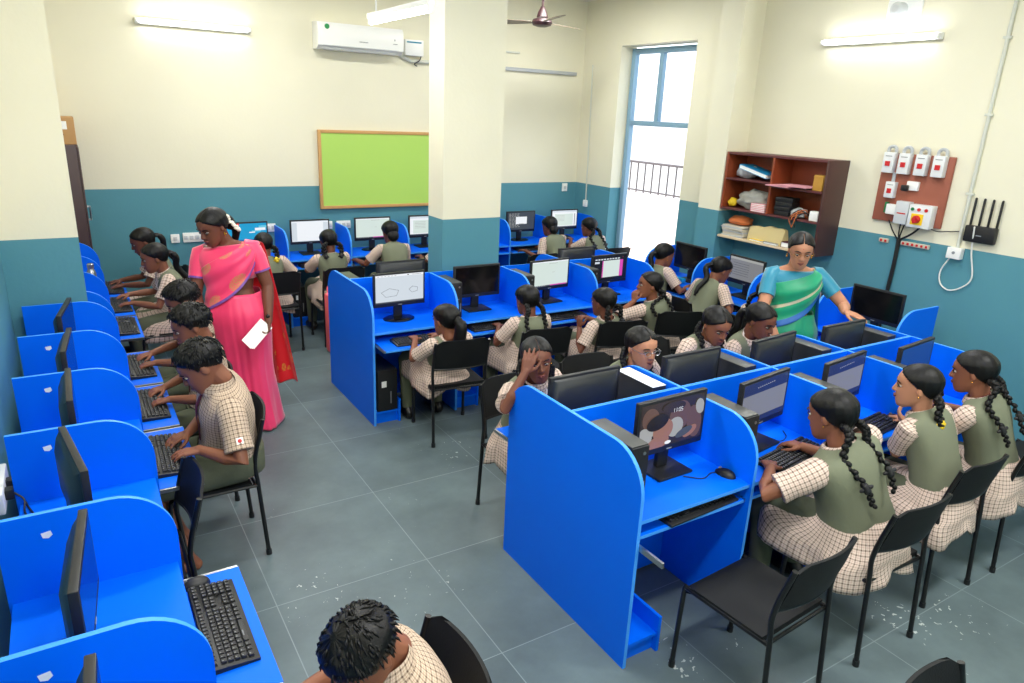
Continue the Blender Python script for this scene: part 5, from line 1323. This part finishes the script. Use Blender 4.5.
    m = M(); vs = [p for rw in G for p in rw]; fs = []; uv = []; mi = []
    nn = nv_ + 1; tot = len(G) - 1
    for a in range(tot):
        for b in range(nv_):
            fs.append((a*nn + b, a*nn + b + 1, (a+1)*nn + b + 1, (a+1)*nn + b)); x, y = a*.045, b*.036
            uv.append([(x, y), (x, y+.036), (x+.045, y+.036), (x+.045, y)]); mi.append(pallu_mats[1](a/tot, (b+.5)/nv_))
    m.add(vs, fs, mi, uv); o = m.build('pallu', pallu_mats[0], body, 180); s_ = o.modifiers.new('thickness', 'SOLIDIFY'); s_.thickness = .004
    sb = o.modifiers.new('sub', 'SUBSURF'); sb.levels = 1; sb.render_levels = 1
    for q in (-1, 1): m = M(); m.ell(P(q*.076, -.004, -.038), .006, None, 8, 6); m.ell(P(q*.076, -.004, -.050), (.006, .006, .010), None, 8, 6); m.build('earring', 'gold', body)
    m = M(); nk = [surf(.99, D(-90 + 360*k_/20), .004) - ff*0 for k_ in range(20)]
    pts = [N + rr*(.062*math.cos(D(a)))*1.05 + ff*(.058*math.sin(D(a)))*1.1 + uu*(.004 - .05*max(0, math.sin(D(a)))) + ff*(.02*max(0, math.sin(D(a)))) for a in range(-90, 271, 18)]
    m.tube(pts, .004, 6); q_ = pts[10]; m.ell(q_ - uu*.01 + ff*.004, (.012, .006, .012), None, 10, 6); m.build('necklace', 'gold', body)
    if hair == 'flowers':
        m = M(); m.ell(P(0, -.115, -.035), (.050*hk, .035*hk, .055*hk), R, 16, 10); m.tube(catmull([P(0, -.12, -.05), P(0, -.14, -.12), N - ff*.12 - uu*.12, N - ff*.13 - uu*.30], 5), [.03]*6 + [.026]*5 + [.018]*5, 10); m.build('braid', 'hair_black', body, 180)
        m = M(); rq = random.Random(5)
        for k_ in range(30):
            t = k_/29; m.ell(P(-.060 + .010*math.sin(5*t) + .012*rq.random(), -.095 - .03*t + .016*rq.random(), .035 - .125*t), .010 + .003*rq.random(), None, 7, 5)
        fl = m.build('jasmine_string', 'flower_white', body, 180); m = M(); m.ell(P(-.062, -.125, -.058), .012, None, 8, 6); m.build('red_flower', 'flower_red', fl)
    else:
        m = M(); m.ell(P(0, -.112, -.03), (.052*hk, .04*hk, .05*hk), R, 16, 10); m.build('hair_bun', 'hair_black', body, 180)
        m = M(); m.ell(P(0, .089, .042), (.0035, .002, .0045), R, 8, 6); m.build('forehead_mark', 'flower_red', body)
    if glasses:
        m = M()
        for q in (-1, 1): m.tube([P(q*.031 + .020*math.cos(a), .101, .0 + .014*math.sin(a)) for a in [2*PI*i/16 for i in range(17)]], .0011, 6); m.tube([P(q*.051, .100, .003), P(q*.070, .085, .003), P(q*.074, .0, .004)], .0012, 6)
        m.tube([P(-.012, .101, .003), P(0, .104, .006), P(.012, .101, .003)], .0012, 6); m.build('spectacles', 'gold', body)
    return body, arm, f, r, base
# ------------------------------------------------------------------ who sits where
D45 = V
lf = V((-1, 0, 0)); bkd = V((0, 1, 0))
def typing(cx, cy, z=.70, hw=.10, ax='y'):
    """(left hand, right hand) wrists resting at a keyboard for someone facing -x"""
    return ((cx, cy - hw, z), (cx, cy + hw, z))
Zh = .715
# left row, facing -x (left hand towards -y)
person((.545, 7.27, 1.09), (.73, 7.24), 180, 'girl in the far left corner, half hidden by the smiling girl beside her', pitch=-22, hands=((.34, 7.16, Zh), (.34, 7.38, Zh)), hair=('pony', .18), vox=.006, dec=.2, curl=(.4, .4))
person((.565, 6.57, 1.07), (.74, 6.58), 180, 'smiling girl with black ponytail and white lanyard typing in the left row', pitch=-14, hands=((.36, 6.48, Zh), (.36, 6.80, Zh)), hair=('pony', .26), lanyard='lanyard_white', smile=1, vox=.006, dec=.2, skin='skin_brown')
person((.565, 4.96, 1.09), (.59, 4.97), 180, 'boy bending over next to the pink sari, farthest of the three boys in a row', 'boy', pitch=-28, hands=((.36, 4.86, Zh), (.36, 5.08, Zh)), vox=.0058, dec=.2, skin='skin_brown', shoes=None)
person((.520, 4.30, 1.105), (.57, 4.32), 180, 'middle boy of the three in a row, head slightly raised over the keyboard', 'boy', pitch=-20, hands=((.36, 4.18, Zh), (.36, 4.40, Zh)), vox=.0055, dec=.2, skin='skin_brown', shoes=None)
person((.462, 3.575, 1.105), (.56, 3.66), 180, 'boy in checked shirt looking down while typing, nearest of the three in a row', 'boy', yaw=-8, pitch=-34, roll=4, hands=((.40, 3.42, Zh + .01), (.38, 3.66, Zh + .01)), hk=1.12, bk=1.06, wide=1.18, vox=.0048, dec=.25, skin='skin_brown', shoes=None, curl=(.35, .4), feet=.12)
person((.515, 1.46, 1.0), (.72, 1.50), 180, 'boy in bottom foreground seen from above, arm stretched to the desk', 'boy', pitch=-48, yaw=12, hands=((.22, 1.44, .76), (.36, 1.66, .74)), hk=1.03, bk=1.04, vox=.0048, dec=.25, skin='skin_brown', shoes=None)
# back row, facing +y (left hand towards -x)
for (hx, hy, hz, px, hl, hr, hr_, l, sk) in [(1.60, 7.18, 1.01, 1.62, (1.48, 7.50, Zh), (1.90, 7.36, .70), ('braids', 2), 'girl with yellow ribbon at cyan wallpaper monitor, back row', 'skin_brown'), (2.25, 7.17, 1.01, 2.26, (2.12, 7.48, Zh), (2.36, 7.50, Zh), ('braids', 2), 'girl with plain black hair before the bright white monitor, back row', 'skin_dark'), (2.985, 7.30, 1.05, 2.98, (2.66, 7.50, .72), (3.05, 7.5, Zh), ('bob', 0), 'girl below the green board, her left hand spread on the desk', 'skin_dark'), (3.66, 7.22, 1.02, 3.66, (3.42, 7.44, .72), (3.75, 7.5, Zh), ('bob', 0), 'girl in the back row hidden by the middle pillar except an arm', 'skin_dark')]:
    person((hx, hy, hz), (px, 7.08), 90, l, pitch=-16, hands=(hl, hr), hair=hr_, vox=.0062, dec=.18, face=False, skin=sk, part=hr_[0] == 'braids', ribbon='ribbon_yellow' if hx < 2 else 'ribbon_black')
person((5.17, 7.36, 1.01), (5.20, 7.14), 90, 'girl right of the pillar facing the dark code monitor, arm stretched left', yaw=6, pitch=-14, hands=((4.80, 7.30, .72), (5.2, 7.52, Zh)), hair=('bob', 0), vox=.0062, dec=.18, face=False)
person((5.68, 7.20, 1.0), (5.72, 7.02), 90, 'girl with long plaits by the back right corner', yaw=18, pitch=-10, hands=((5.60, 7.46, .80), (5.82, 7.4, Zh)), hair=('braids', 0), vox=.0062, dec=.18, face=True)
# middle island, facing +y
person((2.211, 4.374, .92), (2.235, 4.49), 90, 'girl with thick ponytail at the polygon monitor', yaw=16, pitch=-6, hands=((2.10, 4.66, .70), (2.30, 4.66, .70)), hk=1.06, hair=('pony', .17, 1.7), vox=.0058, dec=.2, skin='skin_brown', ribbon='ribbon_black', face=True, bk=.95)
person((2.986, 4.499, .96), (2.98, 4.47), 90, 'girl with two plaits facing the switched-off monitor', yaw=0, pitch=-10, hands=((2.86, 4.70, .70), (3.08, 4.70, .70)), hk=1.08, hair=('braids', 0), vox=.0058, dec=.2, face=False, bk=.96, wide=1.02)
person((3.60, 4.30, .93), (3.66, 4.38), 90, 'girl with bunched plaits before the blank pale page, fist raised', yaw=14, pitch=-8, hands=((3.42, 4.36, .72), (3.70, 4.62, .70)), hk=1.06, hair=('braids', 2), vox=.0058, dec=.2, face=True, bk=.96, curl=(1.2, .5), fdir=((0, .1, 1), None), palm=((1, 0, 0), None), elbow=((-.5, -.2, -1), None))
person((4.236, 4.452, .98), (4.36, 4.42), 90, 'girl with her fingers at her lips, right end of middle island', yaw=62, pitch=2, hands=((4.11, 4.50, .835), (4.34, 4.68, .70)), hk=1.06, hair=('braids', 0), vox=.0055, dec=.2, face=True, bk=.98, skin='skin_brown', curl=(.9, .5), fdir=((.15, .1, 1), None), palm=((1, .2, 0), None), elbow=((-.4, -.2, -1), None))
# right row, facing +x (left hand towards +y)
person((5.17, 5.27, 1.03), (5.03, 5.22), 0, 'girl by the window stretching one arm over the right row desk', yaw=-8, pitch=-12, hands=((5.33, 5.34, .73), (5.36, 4.98, .77)), hair=('pony', .14), vox=.0058, dec=.2, skin='skin_brown')
person((5.22, 4.55, 1.02), (4.98, 4.55), 0, 'girl leaning forward below the bookshelf to the grey screen', yaw=-14, pitch=-24, hands=((5.24, 4.66, .71), (5.26, 4.40, .71)), hair=('pony', .22), vox=.0055, dec=.2, skin='skin_brown', bk=1.02)
person((5.03, 3.83, .97), (4.98, 3.82), 0, 'girl mostly hidden behind the woman in green, dark hair showing', yaw=-5, pitch=-14, hands=((5.24, 3.92, .71), (5.24, 3.72, .71)), hair=('braids', 0), vox=.006, dec=.18, ribbon=None)
# near island far side, facing -y (left hand towards +x)
person((2.075, 3.0, 1.085), (2.15, 3.2), 270, 'girl facing the camera with her hand pressed to her forehead', yaw=-20, pitch=-2, roll=6, hands=((2.18, 2.96, .74), (1.935, 2.90, 1.06)), hk=1.07, hair=('braids', 1), vox=.0048, dec=.25, skin='skin_dark', curl=(.4, .35), fdir=(None, (.42, .12, 1)), palm=(None, (.5, .8, .0)), elbow=(None, (-.7, -.25, -.8)), lanyard='lanyard_white')
person((2.80, 2.96, 1.065), (2.83, 3.22), 270, 'girl in glasses looking to the side, far side of near island', yaw=-4, pitch=-4, hands=((2.94, 2.94, .72), (2.74, 2.94, .72)), hk=1.08, hair=('braids', 1), vox=.0048, dec=.25, skin='skin_light', glasses=True)
person((3.53, 3.05, 1.09), (3.50, 3.30), 270, 'girl with black plaits looking down, left of the lanyard girl beside woman in green', yaw=-12, pitch=-22, hands=((3.60, 2.96, .72), (3.42, 2.96, .72)), hk=1.08, hair=('braids', 1), vox=.0048, dec=.25, skin='skin_brown')
person((3.93, 3.02, 1.08), (4.03, 3.26), 270, 'girl with white lanyard looking down next to the woman in green', yaw=5, pitch=-18, hands=((4.08, 2.96, .72), (3.92, 2.96, .72)), hk=1.08, hair=('pony', .2), vox=.0048, dec=.25, skin='skin_dark', lanyard='lanyard_white')
# near island camera side, facing +y
person((2.885, 1.745, 1.095), (3.005, 1.60), 90, 'stout girl with two long plaits leaning on the near island desk', yaw=4, pitch=-14, hands=((2.72, 1.90, .78), (3.04, 1.95, .80)), hk=1.10, hair=('braids', 0), vox=.0048, dec=.25, skin='skin_brown', wide=1.22, bk=1.04, elbow=((-1, .3, -.5), None), fdir=((.7, .7, 0), None), skirt_len=1.05)
person((3.635, 1.765, 1.10), (3.70, 1.58), 90, 'girl with yellow hair band holding the mouse, middle of three on the near side', yaw=30, pitch=-4, hands=((3.80, 1.86, .80), (3.93, 1.92, .785)), hk=1.06, hair=('braids', 2), vox=.0048, dec=.25, skin='skin_light', fdir=((.3, .8, .5), (.1, 1, -.1)), palm=((.6, .2, .6), None), curl=(.5, .3), ribbon='ribbon_yellow')
person((4.135, 1.735, 1.11), (4.26, 1.58), 90, 'girl with tied-up plait at the wall end, farthest right on near side', yaw=16, pitch=-10, hands=((4.22, 1.92, .80), (4.38, 1.94, .78)), hk=1.08, hair=('braids', 0), vox=.0048, dec=.25, skin='skin_brown', lanyard='tie_maroon')
# ------------------------------------------------------------------ the women
W1, arm, f_, r_, b_ = lady((.845, 5.30, 1.515), (1.0, 5.26), 248, 'woman in a pink sari standing behind the boys, holding white paper', 'skin_dark', -38, -24, ((1.135, 5.10, .85), (.70, 5.22, .80)), ((-.25, -.2, -1), (-.1, -.1, -1)), ((-.9, -.2, .1), (.9, 0, 0)), ((.6, .4, -.2), (-.5, .5, 0)), (.9, .3),
    dict(blouse='pink_silk', trim='purple_border', skirt='pink_silk'), 'flowers', 1.09, pallu_end=(1.235, 5.36, .26), pallu_w=.38,
    pallu_mats=(['pink_motif', 'red_silk', 'red_motif', 'purple_border'], lambda u, v: 3 if v < .08 and u < .55 else (0 if u < .55 else (1 if u < .80 or u > .96 else 2))))
S, E, T, fd, pn, sd = arm[-1]
m = M(); m.tube([T.lerp(E, .12) + (E-T).normalized()*(.0 + .012*k) for k in (0, 1, 2)], [.029, .031, .029], 16); o = m.build('watch_strap', 'leather_black', W1, 60)
m = M(); wn = ((T-E).normalized()).cross(V((0, 0, 1))).normalized(); wc = T.lerp(E, .14) - f_*-.03; m.ell(wc, (.016, .016, .016), None, 12, 8); m.build('watch_case', 'leather_black', o)
pp = V((1.03, 5.03, .77)); m = M()
Rp = frame(V((-.75, -.35, -.45)), V((.2, -.8, .5)))
for k in range(3): m.obox((.004*k, .003*k, .003*k), (.085 + .010*k, .21, .0015), Rp @ Matrix.Rotation(.05*k, 3, 'Z'))
o = m.build('paper_sheets', 'paper', None, 0, pp); tag(o, 'folded white paper sheets held in the hand of the woman in pink', 'paper')
W2, arm, f_, r_, b_ = lady((4.495, 3.205, 1.50), (4.56, 3.26), 238, 'woman in a green sari with glasses resting her hand on a computer', 'skin_light', -12, -14, ((4.565, 2.82, 1.13), (4.26, 3.10, .86)), ((.25, -.9, -.2), (0, -.1, -1)), ((0, 0, -1), (1, 0, 0)), ((.8, .1, -.4), (-.7, .5, 0)), (.15, .3),
    dict(blouse='teal_blouse', trim='teal_blouse', skirt='green_silk'), 'bun', 1.04, pallu_end=(4.86, 3.30, .60), pallu_w=.28, glasses=True, tu0=.60,
    pallu_mats=(['green_silk', 'silver_zari', 'blue_border'], lambda u, v: 2 if v < .15 else (1 if .40 < v < .47 or u > .93 else 0)))
S, E, T, fd, pn, sd = arm[-1]
m = M(); ax = (E-T).normalized()
m.tube([T + ax*(.045 + .008*k) for k in range(3)], [.030]*3, 16); o = m.build('bangle', 'flower_white', W2, 60)
m = M(); m.tube([T + ax*(.075 + .005*k) for k in range(3)], [.031]*3, 16); m.build('bangle', 'switch_red', W2, 60)
# ------------------------------------------------------------------ chairs
for (x, y, rz, l) in [
    (.445, 3.69, 90, 'chair under the nearest typing boy'), (.41, 4.34, 90, 'chair under the middle boy'), (.43, 5.0, 90, 'chair under the boy beside the pink sari'), (.60, 6.58, 90, 'chair under the smiling girl in the left row'), (.60, 7.24, 90, 'chair under the girl in the far left corner'),
    (.555, 1.52, 90, 'chair behind the boy in the bottom foreground'), (.035, 3.02, 90, 'empty chair tucked edge-on under the left row desk'),
    (1.62, 7.02, 0, 'chair of the girl at the cyan wallpaper monitor'), (2.27, 7.02, 0, 'chair of the girl at the bright white monitor'), (2.99, 7.03, 0, 'chair of the girl below the green board'), (3.66, 7.03, 0, 'chair of the girl hidden by the middle pillar'), (4.62, 6.92, 0, 'empty chair just right of the middle pillar, back row'), (5.20, 7.08, 0, 'chair of the girl at the dark code monitor'), (5.75, 6.95, 0, 'chair of the girl with plaits in the back right corner'),
    (2.29, 4.47, -6, 'chair of the thick ponytail girl at the polygon monitor'), (3.02, 4.45, -8, 'chair of the girl facing the switched-off monitor'), (3.73, 4.36, -14, 'chair of the girl with raised fist'), (4.43, 4.36, -24, 'chair of the girl with fingers at her lips'),
    (5.0, 5.22, -90, 'chair of the girl stretching her arm by the window'), (4.92, 4.55, -90, 'chair of the girl leaning below the bookshelf'), (4.94, 3.86, -90, 'chair of the girl hidden behind the woman in green'),
    (2.17, 3.15, 180, 'chair of the girl holding her forehead, left of the near island'), (2.83, 3.26, 176, 'chair of the girl in glasses'), (3.50, 3.34, 184, 'chair of the girl with black plaits looking down'), (4.05, 3.30, 180, 'chair of the lanyard girl beside the woman in green'),
    (2.29, 1.575, 4, 'empty black chair before the dark picture monitor, in full view'), (3.04, 1.60, -2, 'chair under the stout girl with long plaits'), (3.74, 1.68, -2, 'chair under the girl with the yellow hair band'), (4.40, 1.66, 0, 'chair under the girl at the wall end of near island'), (1.99, .46, 184, 'empty chair at the bottom edge, only its backrest top in view'), (4.95, 1.62, -4, 'empty chair by the right wall, partly cut by the picture edge')]:
    chair((x, y, 0), math.radians(rz), l)
# school bag and cloth by the chairs
m = M(); m.box((-.085, -.06, 0), (.085, .06, .60), 0, .035); m.box((-.065, -.085, .06), (.065, -.055, .30), 0, .02); b = m.build('school_bag', 'pink_cloth', None, 40, (2.11, 6.62, .001)); tag(b, 'tall pink school bag on the floor behind the middle island end panel', 'bag')
m = M(); m.tube(catmull([(-.05, .03, .59), (-.04, .05, .65), (.04, .05, .65), (.05, .03, .59)], 5), .008, 6); m.build('strap', 'pink_cloth', b)
# ------------------------------------------------------------------ light and camera
w = bpy.data.worlds.new('sky'); SC.world = w; w.use_nodes = True; nt = w.node_tree
bg = nt.nodes['Background']; sky = node(nt, 'ShaderNodeTexSky'); sky.sky_type = 'NISHITA'; sky.sun_elevation = math.radians(55); sky.sun_rotation = math.radians(-60); sky.sun_disc = False; sky.air_density = 1.0; sky.dust_density = 4
mxn = node(nt, 'ShaderNodeMix', data_type='RGBA'); mxn.inputs[0].default_value = .75; mxn.inputs[7].default_value = (.95, .97, 1, 1); nt.links.new(sky.outputs[0], mxn.inputs[6]); nt.links.new(mxn.outputs[2], bg.inputs[0]); bg.inputs['Strength'].default_value = 1.8
def area(loc, rot, sx, sy, power, col=(1, .995, .975)):
    l = bpy.data.lights.new('room_or_fill_light', 'AREA'); l.shape = 'RECTANGLE'; l.size = sx; l.size_y = sy; l.energy = power; l.color = col
    o = bpy.data.objects.new('room_or_fill_light', l); COL.objects.link(o); o.location = loc; o.rotation_euler = rot; return o
for x, y, p in ((.9, .6, 80), (3.8, .6, 70), (.9, 3.4, 56), (4.2, 3.2, 46), (1.6, 6.6, 46), (4.6, 6.6, 46)):
    area((x, y, ZC - .06), (0, 0, 0), 1.3, .25, p)
area((XR - .1, 3.94, 3.09), (0, math.radians(90), 0), .06, 1.0, 14); area((1.29, YB - .1, 3.045), (math.radians(-90), 0, 0), 1.0, .06, 14); area((2.2, 5.18, 2.97), (0, 0, 0), .06, 1.0, 4)
area((2.6, YF + .1, 2.3), (math.radians(80), 0, 0), 4.5, 2.0, 62, (.93, .97, 1))  # unseen bluish fill lamp added at the front wall to brighten near surfaces
cd = bpy.data.cameras.new('camera'); co = bpy.data.objects.new('camera', cd); COL.objects.link(co); SC.camera = co
cd.sensor_width = 36; cd.lens = 704.83/1024*36; cd.clip_start = .05
pan, tilt, roll = .5668, -.3141, .0444
fw = V((math.sin(pan)*math.cos(tilt), math.cos(pan)*math.cos(tilt), math.sin(tilt))); rt = V((math.cos(pan), -math.sin(pan), 0)); u_ = rt.cross(fw)
r2 = rt*math.cos(roll) + u_*math.sin(roll); u2 = -rt*math.sin(roll) + u_*math.cos(roll)
co.matrix_world = Matrix(((r2.x, u2.x, -fw.x, 0), (r2.y, u2.y, -fw.y, 0), (r2.z, u2.z, -fw.z, 2.3636), (0, 0, 0, 1)))
vs = SC.view_settings; vs.view_transform = 'Standard'; vs.look = 'None'; vs.gamma = 1; vs.exposure = 0.03; vs.use_curve_mapping = False
SC.cycles.max_bounces = 8; SC.cycles.diffuse_bounces = 5; SC.cycles.use_denoising = True
